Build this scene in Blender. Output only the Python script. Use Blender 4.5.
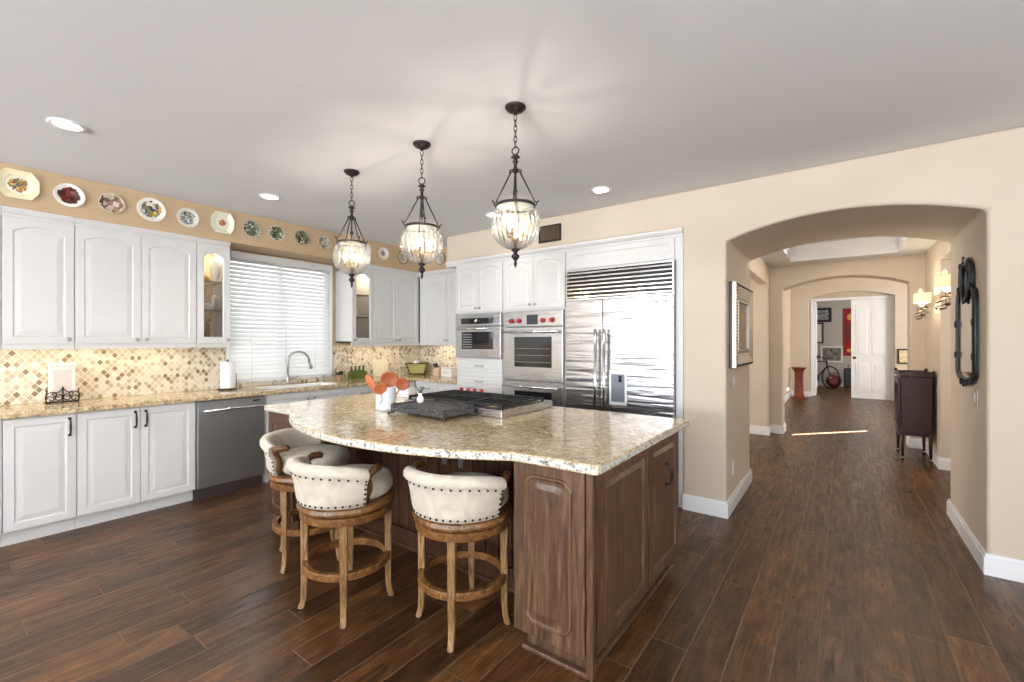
import bpy, bmesh, math, random
from math import sin, cos, pi, radians, atan2, sqrt
from mathutils import Vector, Matrix, Quaternion
random.seed(7)
S = bpy.context.scene
for o in list(bpy.data.objects): bpy.data.objects.remove(o)

# ---------------------------------------------------------------- camera
cd = bpy.data.cameras.new('camera'); cam = bpy.data.objects.new('camera', cd); S.collection.objects.link(cam)
cam.location = (0, 0, 1.40); cam.rotation_euler = (radians(90), 0, radians(36.4))
cd.sensor_width = 36; cd.lens = 447 / 1024 * 36; cd.clip_start = .02; cd.clip_end = 200
S.camera = cam
# ---------------------------------------------------------------- view, world, lights
S.view_settings.view_transform = 'Standard'; S.view_settings.look = 'None'
S.view_settings.gamma = 1; S.view_settings.use_curve_mapping = False; S.view_settings.exposure = 0.48
S.cycles.max_bounces = 8; S.cycles.diffuse_bounces = 4; S.cycles.glossy_bounces = 4
S.cycles.transparent_max_bounces = 16; S.cycles.caustics_reflective = False; S.cycles.caustics_refractive = False
S.cycles.sample_clamp_indirect = 6
w = bpy.data.worlds.new('sky'); S.world = w; w.use_nodes = True
w.node_tree.nodes['Background'].inputs[0].default_value = (.86, .93, 1, 1)
w.node_tree.nodes['Background'].inputs[1].default_value = 2.0

def light(name, kind, loc, energy, color=(1, 1, 1), rot=(0, 0, 0), **k):
    l = bpy.data.lights.new(name, kind); l.energy = energy; l.color = color
    for a, b in k.items(): setattr(l, a, b)
    o = bpy.data.objects.new(name, l); S.collection.objects.link(o); o.location = loc; o.rotation_euler = rot
    return o
DAY = (.9, .955, 1)
# daylight through the rear windows behind the camera, tilted up to brighten the ceiling
for i, x in enumerate((-3.9, -1.4, 1.1)):
    light('window_daylight', 'AREA', (x, -4.56, 1.62), 155, DAY, (radians(134), 0, 0), shape='RECTANGLE', size=1.9, size_y=1.5)
for y in (-3.0, .0):
    light('window_daylight', 'AREA', (2.96, y, 1.62), 112, DAY, (radians(136), 0, radians(90)), shape='RECTANGLE', size=1.9, size_y=1.5)  # added area lights on the windowless right wall to brighten the room
light('window_daylight', 'AREA', (-5.22, 2.545, 1.62), 9, DAY, (radians(90), 0, radians(-90)), shape='RECTANGLE', size=1.1, size_y=1.2)
# added area lights brighten foyer, study and hall side rooms; no windows there
light('window_daylight', 'AREA', (2.9, 11.0, 1.7), 105, (1, .95, .88), (radians(90), 0, radians(90)), shape='RECTANGLE', size=2.0, size_y=2.0)
light('window_daylight', 'AREA', (1.8, 15.3, 1.6), 34, (1, .97, .93), (radians(90), 0, radians(90)), shape='RECTANGLE', size=1.5, size_y=1.5)
light('window_daylight', 'AREA', (2.9, 6.2, 1.6), 25, (1, .95, .88), (radians(90), 0, radians(90)), shape='RECTANGLE', size=.8, size_y=1.4)
light('window_daylight', 'AREA', (-3.6, 6.3, 1.6), 45, (1, .93, .84), (radians(90), 0, radians(-90)), shape='RECTANGLE', size=1.4, size_y=1.4)

sun = light('sun', 'SUN', (6, 15, 6), 260, (1, .95, .87), angle=radians(.4))
_e = radians(25); sun.rotation_euler = Vector((-.67 * cos(_e), -.742 * cos(_e), -sin(_e))).to_track_quat('-Z', 'Y').to_euler()
light('hall_tray_light', 'POINT', (0, 5.75, 2.63), 7, (1, .94, .86), shadow_soft_size=.08)  # unseen point lights added inside the tray to brighten the hall
light('hall_tray_light', 'POINT', (.0, 6.4, 2.66), 4, (1, .94, .86), shadow_soft_size=.08)

# ---------------------------------------------------------------- material helpers
def srgb(r, g, b):
    f = lambda c: (c / 255 / 12.92) if c / 255 <= .04045 else ((c / 255 + .055) / 1.055) ** 2.4
    return (f(r), f(g), f(b), 1)

class G:
    def __init__(s, name):
        s.m = bpy.data.materials.new(name); s.m.use_nodes = True; s.t = s.m.node_tree
        s.p = s.t.nodes['Principled BSDF']; s.out = s.t.nodes['Material Output']; s._c = None
    def n(s, ty, **k):
        nd = s.t.nodes.new('ShaderNode' + ty)
        for a, b in k.items(): setattr(nd, a, b)
        return nd
    def link(s, a, b): s.t.links.new(a, b)
    def put(s, sock, v):
        if isinstance(v, bpy.types.NodeSocket): s.link(v, sock)
        else: sock.default_value = v
    def co(s):
        if s._c is None: s._c = s.n('TexCoord').outputs['Object']
        return s._c
    def mp(s, scale=(1, 1, 1), rot=(0, 0, 0), loc=(0, 0, 0), src=None):
        m = s.n('Mapping'); s.link(src or s.co(), m.inputs[0])
        m.inputs[1].default_value = loc; m.inputs[2].default_value = rot; m.inputs[3].default_value = scale
        return m.outputs[0]
    def M(s, op, a, b=0.0, c=0.0, clamp=False):
        m = s.n('Math', operation=op); m.use_clamp = clamp
        s.put(m.inputs[0], a); s.put(m.inputs[1], b); s.put(m.inputs[2], c); return m.outputs[0]
    def noise(s, v, scale, detail=3, rough=.5, dist=0):
        n = s.n('TexNoise'); s.link(v, n.inputs['Vector']); n.inputs['Scale'].default_value = scale
        n.inputs['Detail'].default_value = detail; n.inputs['Roughness'].default_value = rough
        n.inputs['Distortion'].default_value = dist; return n.outputs['Fac']
    def ramp(s, fac, stops, interp='LINEAR'):
        r = s.n('ValToRGB'); s.link(fac, r.inputs[0]); cr = r.color_ramp; cr.interpolation = interp
        while len(cr.elements) < len(stops): cr.elements.new(.5)
        for e, (p, c) in zip(cr.elements, stops): e.position = p; e.color = c if len(c) == 4 else (*c, 1)
        return r.outputs[0]
    def mix(s, f, a, b, mode='MIX'):
        m = s.n('MixRGB', blend_type=mode); s.put(m.inputs[0], f); s.put(m.inputs[1], a); s.put(m.inputs[2], b); return m.outputs[0]
    def bump(s, h, strength=.3, dist=.01):
        b = s.n('Bump'); b.inputs['Strength'].default_value = strength; b.inputs['Distance'].default_value = dist
        s.link(h, b.inputs['Height']); s.link(b.outputs[0], s.p.inputs['Normal'])
    def xyz(s, v=None):
        x = s.n('SeparateXYZ'); s.link(v or s.co(), x.inputs[0]); return x.outputs
    def comb(s, x, y, z=0.0):
        c = s.n('CombineXYZ'); s.put(c.inputs[0], x); s.put(c.inputs[1], y); s.put(c.inputs[2], z); return c.outputs[0]
    def white(s, v):
        n = s.n('TexWhiteNoise', noise_dimensions='3D'); s.link(v, n.inputs['Vector']); return n.outputs['Value']
    def set(s, color=None, rough=None, metal=None, **k):
        if color is not None: s.put(s.p.inputs['Base Color'], color)
        if rough is not None: s.put(s.p.inputs['Roughness'], rough)
        if metal is not None: s.put(s.p.inputs['Metallic'], metal)
        for a, b in k.items(): s.put(s.p.inputs[a.replace('_', ' ')], b)
        return s.m

def plain(name, c, rough=.5, metal=0, var=.06, sc=14, **k):
    g = G(name); f = g.noise(g.mp(), sc, 3)
    a = tuple(min(1, x * (1 - var)) for x in c[:3]) + (1,); b = tuple(min(1, x * (1 + var)) for x in c[:3]) + (1,)
    return g.set(g.ramp(f, [(.3, a), (.7, b)]), rough, metal, **k)
def emit(name, c, st):
    g = G(name); return g.set(c, .5, 0, Emission_Color=c, Emission_Strength=st)
def stripes(name, a, b, axis, scale, rough=.5, wob=0):
    g = G(name); x = g.xyz()[axis]; v = g.M('FRACT', g.M('MULTIPLY', x, scale))
    return g.set(g.ramp(v, [(.0, a), (.5, b)], 'CONSTANT'), rough)

WHITE = plain('cabinet_white_paint', srgb(215, 214, 213), .38, var=.012)
TRIMW = plain('trim_white_paint', srgb(236, 237, 240), .4, var=.01)
def m_wall():
    g = G('beige_wall_paint'); f = g.noise(g.mp(), 2.2, 2)
    g.bump(g.noise(g.mp(), 160, 2), .05, .002)
    return g.set(g.ramp(f, [(.3, srgb(204, 190, 172)), (.7, srgb(209, 195, 178))]), .75)
WALL = m_wall()
SOFF = plain('tan_soffit_paint', srgb(197, 171, 138), .75, var=.02, sc=3)
def m_ceil():
    g = G('ceiling_paint'); g.bump(g.noise(g.mp(), 90, 2), .06, .002)
    return g.set(srgb(230, 232, 236), .85)
CEIL = m_ceil()
def m_floor():
    g = G('hand_scraped_dark_hardwood'); X = g.xyz(); W = .16
    u = g.M('DIVIDE', g.M('ADD', X[0], .081 + 16), W); row = g.M('FLOOR', u); fu = g.M('SUBTRACT', u, row)
    r1 = g.white(g.comb(row, 3.7, 1.1))
    v = g.M('ADD', g.M('DIVIDE', X[1], 1.25), g.M('MULTIPLY', r1, 7.3)); col = g.M('FLOOR', v); fv = g.M('SUBTRACT', v, col)
    rnd = g.white(g.comb(row, col, 2.2))
    sv = g.comb(g.M('MULTIPLY', X[0], 1.0), g.M('MULTIPLY', X[1], .12), g.M('MULTIPLY', rnd, 9))
    gr = g.noise(sv, 34, 6, .62, .6); gr2 = g.noise(g.comb(X[0], g.M('MULTIPLY', X[1], .3), g.M('MULTIPLY', rnd, 5)), 7, 4, .6, 1.2)
    base = g.ramp(rnd, [(0, srgb(70, 46, 27)), (.35, srgb(84, 56, 33)), (.7, srgb(96, 65, 38)), (1, srgb(114, 79, 48))])
    c = g.mix(.9, base, g.ramp(gr, [(.28, (.26, .25, .24)), (.47, (.82, .81, .80)), (.56, (1.05, 1.03, 1.0)), (.7, (1.6, 1.5, 1.36))]), 'MULTIPLY')
    c = g.mix(.85, c, g.ramp(gr2, [(.3, (.38, .34, .31)), (.62, (1.15, 1.12, 1.08))]), 'MULTIPLY')
    st = g.noise(g.comb(X[0], g.M('MULTIPLY', X[1], .07), g.M('MULTIPLY', rnd, 13)), 75, 4, .7, .3)
    c = g.mix(.8, c, g.ramp(st, [(.36, (.42, .40, .38)), (.5, (.95, .95, .95)), (.64, (1.4, 1.34, 1.26))]), 'MULTIPLY')
    e1 = g.M('MINIMUM', fu, g.M('SUBTRACT', 1, fu)); e2 = g.M('MULTIPLY', g.M('MINIMUM', fv, g.M('SUBTRACT', 1, fv)), 7.8)
    e = g.M('MINIMUM', e1, e2); seam = g.ramp(e, [(.008, (1, 1, 1)), (.026, (0, 0, 0))])
    c = g.mix(seam, c, srgb(104, 78, 60))
    rip = g.noise(g.comb(g.M('MULTIPLY', X[0], .35), X[1], g.M('MULTIPLY', rnd, 11)), 17, 2, .5, .4)
    h = g.M('ADD', g.M('MULTIPLY', rip, .95), g.M('ADD', g.M('MULTIPLY', gr, .22), g.M('MULTIPLY', g.M('MINIMUM', e, .035), 16)))
    g.bump(h, .42, .006)
    ro = g.ramp(gr, [(.3, (.46, .46, .46)), (.7, (.25, .25, .25))])
    return g.set(c, ro, Specular_IOR_Level=.42)
FLOOR = m_floor()
def m_granite():
    g = G('beige_speckled_granite'); c = g.mp()
    a = g.noise(c, 26, 6, .65, .8); b = g.noise(c, 75, 4, .7); d = g.noise(c, 6, 3, .5, .5)
    v = g.n('TexVoronoi'); g.link(c, v.inputs['Vector']); v.inputs['Scale'].default_value = 120
    col = g.ramp(a, [(.30, srgb(112, 84, 54)), (.43, srgb(182, 156, 116)), (.54, srgb(208, 188, 152)), (.68, srgb(238, 228, 206))])
    col = g.mix(g.ramp(b, [(.36, (1, 1, 1)), (.44, (0, 0, 0))]), col, srgb(110, 84, 58))
    col = g.mix(g.ramp(d, [(.35, (.0, .0, .0)), (.7, (.25, .25, .25))]), col, srgb(230, 206, 158))
    dk = g.M('MULTIPLY', g.M('LESS_THAN', v.outputs['Distance'], .34), g.M('GREATER_THAN', g.noise(c, 33, 2), .5))
    col = g.mix(dk, col, srgb(62, 52, 46))
    return g.set(col, .1, Specular_IOR_Level=.5)
GRAN = m_granite()
def m_gedge():
    g = G('chiselled_granite_edge'); c = g.mp(); a = g.noise(c, 62, 4, .7, .4)
    col = g.ramp(a, [(.36, srgb(54, 52, 52)), (.42, srgb(150, 146, 138)), (.49, srgb(198, 196, 188)), (.65, srgb(222, 222, 216))])  # whiter than the top: daylight on the edge is painted into the stone
    g.bump(g.noise(c, 60, 4), .7, .01); return g.set(col, .3)
GEDGE = m_gedge()
def m_wood(name, cols, axis=2, sc=1.0, rough=.4, spec=.4):
    g = G(name); s = [9, 9, 9]; s[axis] = .8; c = g.mp(tuple(q * sc for q in s))
    a = g.noise(c, 3.2, 6, .6, 1.6); b = g.noise(g.mp((2, 2, .8)), 3, 3)
    col = g.ramp(a, [(.28, cols[0]), (.5, cols[1]), (.72, cols[2])])
    col = g.mix(.4, col, g.ramp(b, [(.35, (.7, .7, .7)), (.65, (1.2, 1.2, 1.2))]), 'MULTIPLY')
    g.bump(a, .08, .004)
    return g.set(col, rough, Specular_IOR_Level=spec)
ISLW = m_wood('brown_island_wood', [srgb(58, 40, 29), srgb(88, 63, 46), srgb(124, 95, 74)], 2, 1.0, .33, .45)
ISLD = m_wood('dark_island_wood', [srgb(52, 32, 24), srgb(74, 47, 34), srgb(92, 62, 46)])
STOOLW = m_wood('antiqued_oak', [srgb(70, 46, 26), srgb(132, 98, 62), srgb(176, 144, 106)], 2, 2.0, .38)
STOOLR = m_wood('antiqued_oak_rings', [srgb(58, 36, 18), srgb(112, 74, 38), srgb(152, 110, 62)], 0, 1.6, .34)
DARKW = m_wood('dark_mahogany', [srgb(38, 22, 22), srgb(54, 32, 31), srgb(66, 42, 40)], 2, 1, .32)
REDW = m_wood('red_mahogany', [srgb(80, 34, 22), srgb(122, 58, 38), srgb(150, 80, 54)], 2, 1, .3)
ARMW = m_wood('dark_arm_wood', [srgb(48, 30, 16), srgb(86, 55, 30), srgb(120, 82, 46)], 2, 2, .3)
def m_suede():
    g = G('cream_suede'); a = g.noise(g.mp(), 9, 4, .6, 1); b = g.noise(g.mp(), 300, 2); g.bump(b, .12, .002)
    return g.set(g.ramp(a, [(.3, srgb(178, 168, 152)), (.7, srgb(206, 196, 181))]), .85, Sheen_Weight=.3)
SUEDE = m_suede()
def m_steel(name='brushed_steel', c=(.52, .52, .53, 1), ax=(1, 1, 60), r=.24, wave=False):
    g = G(name); a = g.noise(g.mp(ax), 14, 3)
    if wave:
        w = g.noise(g.mp((1.0, 1.0, 15)), 1.7, 1, .4, .5); g.bump(w, .3, .024)
    else: g.bump(a, .04, .002)
    return g.set(c, g.ramp(a, [(.3, (r, r, r)), (.7, (r + .08, r + .08, r + .08))]), 1)
STEEL = m_steel(); FRIDGE = m_steel('rippled_steel', (.42, .42, .43, 1), (1, 1, 90), .24, True)
DSTEEL = m_steel('dark_steel', (.33, .33, .34, 1), (1, 1, 60), .33)
CHROME = plain('chrome', (.8, .8, .8, 1), .12, 1, .02)
NICKEL = plain('brushed_nickel', (.45, .44, .42, 1), .3, 1, .03)
BRONZE = plain('dark_bronze', (.035, .03, .027, 1), .42, .7, .2)
IRONB = plain('black_iron', (.02, .02, .02, 1), .5, .3, .2)
BLACK = plain('black_enamel', (.012, .012, .013, 1), .28, 0, .2)
BGLASS = plain('dark_oven_glass', (.012, .012, .014, 1), .06, 0, .1, Specular_IOR_Level=.8)
REDK = plain('red_knob', srgb(176, 22, 30), .3, 0, .05)
PORC = plain('white_porcelain', srgb(242, 240, 236), .18, 0, .02)
CREAM = plain('cream_porcelain', srgb(232, 224, 190), .2, 0, .03)
def m_mosaic(ax):
    g = G('diamond_stone_mosaic'); X = g.xyz(); h = X[ax]; z = X[2]
    p = g.M('DIVIDE', h, .048); q = g.M('DIVIDE', z, .058)
    a = g.M('ADD', p, q); b = g.M('SUBTRACT', p, q); fa = g.M('FLOOR', a); fb = g.M('FLOOR', b)
    ra = g.M('SUBTRACT', a, fa); rb = g.M('SUBTRACT', b, fb); rnd = g.white(g.comb(fa, fb, .5))
    col = g.ramp(rnd, [(0, srgb(142, 120, 90)), (.07, srgb(166, 146, 116)), (.14, srgb(194, 176, 150)), (.36, srgb(210, 196, 174)), (.6, srgb(222, 211, 192)), (.85, srgb(228, 220, 204))], 'CONSTANT')
    col = g.mix(.35, col, g.ramp(g.noise(g.mp(), 60, 3), [(.3, (.8, .8, .8)), (.7, (1.1, 1.1, 1.1))]), 'MULTIPLY')
    m = g.M('MINIMUM', g.M('MINIMUM', ra, g.M('SUBTRACT', 1, ra)), g.M('MINIMUM', rb, g.M('SUBTRACT', 1, rb)))
    gm = g.M('LESS_THAN', m, .06); col = g.mix(gm, col, srgb(238, 228, 204))
    g.bump(g.M('MINIMUM', m, .1), .4, .01); return g.set(col, .42)
MOSL = m_mosaic(1); MOSB = m_mosaic(0)
def m_glass(name, tint=(1, 1, 1, 1), ribs=0, milky=.12):
    g = G(name); t = g.t; tr = g.n('BsdfTransparent'); gl = g.n('BsdfGlossy'); tl = g.n('BsdfTranslucent'); df = g.n('BsdfDiffuse')
    gl.inputs['Roughness'].default_value = .06; tl.inputs[0].default_value = (1, .97, .92, 1); df.inputs[0].default_value = (1, .98, .95, 1)
    m0 = g.n('MixShader'); m0.inputs[0].default_value = .5; g.link(tl.outputs[0], m0.inputs[1]); g.link(df.outputs[0], m0.inputs[2])
    m1 = g.n('MixShader'); m2 = g.n('MixShader'); fr = g.n('Fresnel'); fr.inputs[0].default_value = 1.45
    if ribs:
        X = g.xyz(); an = g.n('Math', operation='ARCTAN2'); g.link(X[1], an.inputs[0]); g.link(X[0], an.inputs[1])
        s = g.M('SINE', g.M('MULTIPLY', an.outputs[0], ribs)); f = g.M('MULTIPLY_ADD', s, milky * .9, milky)
        col = g.ramp(g.M('MULTIPLY_ADD', s, .5, .5), [(0, (.62, .61, .59)), (1, (1, .99, .97))]); g.link(col, tr.inputs[0])
        g.link(f, m1.inputs[0])
    else: m1.inputs[0].default_value = milky; tr.inputs[0].default_value = tint
    g.link(tr.outputs[0], m1.inputs[1]); g.link(m0.outputs[0], m1.inputs[2])
    g.link(g.M('MULTIPLY', fr.outputs[0], .9), m2.inputs[0]); g.link(m1.outputs[0], m2.inputs[1]); g.link(gl.outputs[0], m2.inputs[2])
    g.link(m2.outputs[0], g.out.inputs[0]); t.nodes.remove(g.p); return g.m
GLOBE = m_glass('ribbed_clear_glass', ribs=26, milky=.11); PANE = m_glass('clear_pane', milky=.015)
BLIND = plain('white_blind_slat', srgb(232, 232, 230), .5, 0, .01, Transmission_Weight=0.0)
MIRROR = plain('mirror_glass', (.72, .84, .93, 1), .03, 1, .01)
BULB = emit('glowing_bulb', (1, .78, .5, 1), 22)
CANL = emit('recessed_lamp_glow', (1, .97, .92, 1), 12)

# ---------------------------------------------------------------- mesh helpers
class MB:
    def __init__(s): s.v = []; s.f = []; s.sm = []
    def add(s, vs, fs, smooth=False, T=None):
        o = len(s.v)
        s.v += [tuple(T @ Vector(v)) if T else tuple(v) for v in vs]
        s.f += [tuple(i + o for i in f) for f in fs]; s.sm += [smooth] * len(fs); return s
    def box(s, x0, y0, z0, x1, y1, z1, T=None):
        v = [(x, y, z) for x in (x0, x1) for y in (y0, y1) for z in (z0, z1)]
        return s.add(v, [(0, 1, 3, 2), (4, 6, 7, 5), (0, 4, 5, 1), (2, 3, 7, 6), (0, 2, 6, 4), (1, 5, 7, 3)], False, T)
    def lathe(s, prof, n=24, T=None, caps=True, rib=0, amp=0, smooth=True):
        v = []; f = []
        for (r, z) in prof:
            for i in range(n):
                a = 2 * pi * i / n; rr = r * (1 + amp * sin(rib * a)) if rib else r
                v.append((rr * cos(a), rr * sin(a), z))
        for j in range(len(prof) - 1):
            for i in range(n):
                k = (i + 1) % n; f.append((j * n + i, j * n + k, (j + 1) * n + k, (j + 1) * n + i))
        if caps: f.append(tuple(range(n - 1, -1, -1))); f.append(tuple(range((len(prof) - 1) * n, len(prof) * n)))
        return s.add(v, f, smooth, T)
    def tube(s, pts, r, n=8, closed=False, T=None, flat=None):
        P = [Vector(p) for p in pts]; m = len(P); v = []; f = []; up = None
        for i, p in enumerate(P):
            if closed: d = P[(i + 1) % m] - P[i - 1]
            else: d = P[min(i + 1, m - 1)] - P[max(i - 1, 0)]
            d.normalize()
            if up is None: up = Vector((0, 0, 1)) if abs(d.z) < .9 else Vector((1, 0, 0))
            a = d.cross(up)
            if a.length < 1e-4: a = d.cross(Vector((.3, 1, .2)))
            a.normalize(); b = a.cross(d).normalized(); up = b
            ri = r[i] if isinstance(r, (list, tuple)) else r
            for k in range(n):
                t = 2 * pi * k / n; v.append(p + a * (ri * cos(t)) + b * (ri * sin(t) * (flat or 1)))
        for i in range(m if closed else m - 1):
            j = (i + 1) % m
            for k in range(n):
                q = (k + 1) % n; f.append((i * n + k, i * n + q, j * n + q, j * n + k))
        if not closed: f.append(tuple(range(n - 1, -1, -1))); f.append(tuple(range((m - 1) * n, m * n)))
        return s.add(v, f, True, T)
    def prism(s, poly, a0, a1, axis='z', T=None):
        n = len(poly)
        mk = {'z': lambda p, a: (p[0], p[1], a), 'y': lambda p, a: (p[0], a, p[1]), 'x': lambda p, a: (a, p[0], p[1])}[axis]
        v = [mk(p, a0) for p in poly] + [mk(p, a1) for p in poly]
        f = [tuple(range(n - 1, -1, -1)), tuple(range(n, 2 * n))] + [(i, (i + 1) % n, n + (i + 1) % n, n + i) for i in range(n)]
        return s.add(v, f, False, T)
    def ball(s, c, r, n=10, sc=(1, 1, 1), T=None):
        pr = [(max(1e-4, r * sin(pi * j / n)), -r * cos(pi * j / n)) for j in range(n + 1)]
        M_ = Matrix.Translation(c) @ Matrix.Diagonal((*sc, 1)); return s.lathe(pr, n + 4, (T @ M_) if T else M_, False)
    def build(s, name, mat, parent=None, loc=None, bevel=0, rot=None, seg=2):
        me = bpy.data.meshes.new(name); me.from_pydata(s.v, [], s.f); me.validate()
        bm = bmesh.new(); bm.from_mesh(me); bmesh.ops.recalc_face_normals(bm, faces=bm.faces); bm.to_mesh(me); bm.free()
        if len(me.polygons) == len(s.sm): me.polygons.foreach_set('use_smooth', s.sm)
        if isinstance(mat, (list, tuple)):
            for q in mat: me.materials.append(q)
        else: me.materials.append(mat)
        o = bpy.data.objects.new(name, me); S.collection.objects.link(o)
        if parent: o.parent = parent
        if loc: o.location = loc
        if rot: o.rotation_euler = rot
        if bevel:
            b = o.modifiers.new('bevel', 'BEVEL'); b.width = bevel; b.segments = seg; b.limit_method = 'ANGLE'; b.angle_limit = radians(38)
            b.harden_normals = False
        return o
def box(*a): return MB().box(*a)
def thing(name, label, cat, loc=(0, 0, 0), rz=0, group=None):
    o = bpy.data.objects.new(name, None); S.collection.objects.link(o); o.empty_display_size = .1
    o.location = loc; o.rotation_euler = (0, 0, radians(rz)); o['label'] = label; o['category'] = cat
    if group: o['group'] = group
    return o
def tag(o, label, cat, group=None):
    o['label'] = label; o['category'] = cat
    if group: o['group'] = group
    return o
def struct(o): o['kind'] = 'structure'; return o
def dup(root, loc=None, rz=None, label=None):
    r = root.copy(); S.collection.objects.link(r)
    if loc is not None: r.location = loc
    if rz is not None: r.rotation_euler = (0, 0, radians(rz))
    if label: r['label'] = label
    for ch in list(root.children):
        c = ch.copy(); S.collection.objects.link(c); c.parent = r
        for g_ in list(ch.children):
            d = g_.copy(); S.collection.objects.link(d); d.parent = c
    return r
def T_(x, y, z): return Matrix.Translation((x, y, z))
def RX(d): return Matrix.Rotation(radians(d), 4, 'X')
def RY(d): return Matrix.Rotation(radians(d), 4, 'Y')
def RZ(d): return Matrix.Rotation(radians(d), 4, 'Z')

# ================================================================ STRUCTURE
CZ = 2.652; HZ = 2.53
def arc_pts(x0, x1, zs, apex, n=28):
    c = (x0 + x1) / 2; h = (x1 - x0) / 2; s_ = apex - zs; R = (h * h + s_ * s_) / (2 * s_); cz = apex - R
    return [(x0 + (x1 - x0) * i / n, cz + sqrt(max(0, R * R - (x0 + (x1 - x0) * i / n - c) ** 2))) for i in range(n + 1)]
struct(box(-5.3, -4.8, -.06, 3.2, 17.2, 0).build('floor', FLOOR))
struct(box(-5.3, -4.8, CZ, 3.2, 4.99, CZ + .1).build('ceiling', CEIL))
# left wall with the sink window opening
m = MB(); WY0, WY1, WZ0, WZ1 = 1.975, 3.115, .985, 2.335
m.box(-5.2, -4.7, 0, -5.1, WY0, CZ).box(-5.2, WY1, 0, -5.1, 4.7, CZ).box(-5.2, WY0, 0, -5.1, WY1, WZ0).box(-5.2, WY0, WZ1, -5.1, WY1, CZ)
struct(m.build('wall_left', SOFF))
struct(box(-5.1, 4.6, 0, -1.07, 4.7, CZ).build('wall_back_kitchen', SOFF))
struct(box(-5.0999, -4.7, 2.35, -4.72, 4.6, CZ).build('wall_soffit_left', SOFF))
struct(box(-4.72, 4.27, 2.35, -3.82, 4.6, CZ).build('wall_soffit_corner', SOFF))
# the thick wall with the arched passage; its upper part is the soffit above the tall cabinets
pl = [(-1.07, 0), (-.735, 0)] + arc_pts(-.735, .703, 2.19, 2.316) + [(.703, 0), (3.1, 0), (3.1, CZ), (-3.82, CZ), (-3.82, 2.345), (-1.07, 2.345)]
struct(MB().prism(pl, 3.85, 4.99, 'y').build('wall_arch', WALL, bevel=.022, seg=3))
struct(box(3.0, -4.7, 0, 3.1, 3.85, CZ).build('wall_right', WALL))
# rear wall with three windows
m = MB(); xs = [-5.2, -4.85, -2.95, -2.35, -.45, .15, 2.05, 3.1]
for i in range(0, 7, 2): m.box(xs[i], -4.75, 0, xs[i + 1], -4.65, CZ)
for i in (1, 3, 5): m.box(xs[i], -4.75, 0, xs[i + 1], -4.65, .85).box(xs[i], -4.75, 2.4, xs[i + 1], -4.65, CZ)
struct(m.build('wall_rear', WALL))
# hall behind the arch
T0x, T1x, T0y, T1y = -.585, .58, 5.5, 7.5
m = MB(); m.box(-3.7, 4.99, HZ, T0x, 7.84, 2.62).box(T1x, 4.99, HZ, 3.1, 7.84, 2.62).box(T0x, 4.99, HZ, T1x, T0y, 2.62).box(T0x, T1y, HZ, T1x, 7.84, 2.62)
m.box(T0x - .05, T0y - .05, 2.62, T0x, T1y + .05, 2.76).box(T1x, T0y - .05, 2.62, T1x + .05, T1y + .05, 2.76).box(T0x, T0y - .05, 2.62, T1x, T0y, 2.76).box(T0x, T1y, 2.62, T1x, T1y + .05, 2.76)
m.box(T0x - .05, T0y - .05, 2.76, T1x + .05, T1y + .05, 2.82)
struct(m.build('ceiling_hall_tray', CEIL))
struct(box(-1.0, 4.99, 2.25, -.88, 7.6, HZ).build('wall_hall_left_header', WALL, bevel=.01))
struct(box(-3.7, 7.6, 0, -.88, 7.84, HZ).build('wall_hall_left', WALL, bevel=.015))
struct(box(-3.8, 4.99, 0, -3.7, 7.84, HZ).build('wall_hall_side_left', WALL))
struct(box(-3.7, 4.99, 0, -1.07, 5.05, HZ).build('wall_hall_side_near', WALL))
m = box(.87, 4.99, 0, 1.0, 5.85, HZ).box(.87, 5.85, 2.29, 1.0, 6.7, HZ).box(.87, 6.7, 0, 1.0, 7.84, HZ)
struct(m.build('wall_hall_right', WALL))
struct(box(1.0, 6.7, 0, 3.1, 6.8, HZ).build('wall_hall_side_right', WALL))
pl = [(-3.7, 0), (-.715, 0)] + arc_pts(-.715, .725, 2.178, 2.322) + [(.725, 0), (3.1, 0), (3.1, 3.1), (-3.7, 3.1)]
struct(MB().prism(pl, 7.84, 8.16, 'y').build('wall_hall_arch', WALL, bevel=.02, seg=3))
# foyer and the study behind the double door
struct(box(-3.7, 8.1, 3.0, 3.2, 17.1, 3.1).build('ceiling_foyer', CEIL))
struct(box(-1.15, 8.16, 0, -1.05, 13.5, 3.0).build('wall_foyer_left', WALL))
m = box(3.0, 3.85, 0, 3.1, 11.80, 3.0).box(3.0, 12.0, 0, 3.1, 17, 3.0).box(3.0, 11.80, 0, 3.1, 12.0, 1.87).box(3.0, 11.80, 2.56, 3.1, 12.0, 3.0); struct(m.build('wall_foyer_right', WALL))  # slot cut in this unseen wall to shape the sun streak on the floor
pl = [(-1.15, 0), (-.655, 0)] + arc_pts(-.655, .985, 2.46, 2.60) + [(.985, 0), (3.0, 0), (3.0, 3.0), (-1.15, 3.0)]
struct(MB().prism(pl, 13.5, 13.7, 'y').build('wall_foyer_arch', WALL, bevel=.015))
m = box(-1.6, 13.7, 0, -.57, 13.8, 3).box(.94, 13.7, 0, 3, 13.8, 3).box(-.57, 13.7, 2.43, .94, 13.8, 3)
struct(m.build('wall_study_front', WALL))
STW = plain('greige_study_paint', srgb(186, 178, 168), .8, 0, .02)
struct(box(-1.7, 17.0, 0, 3.0, 17.1, 3.0).build('wall_study_back', STW))
struct(box(-1.7, 13.8, 0, -1.6, 17.0, 3.0).build('wall_study_left', STW))
m = MB(); m.box(-.635, 13.66, 0, -.565, 13.72, 2.47).box(.935, 13.66, 0, 1.0, 13.72, 2.47).box(-.565, 13.66, 2.405, .935, 13.72, 2.47)
struct(m.build('trim_1', TRIMW, bevel=.006))

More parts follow.
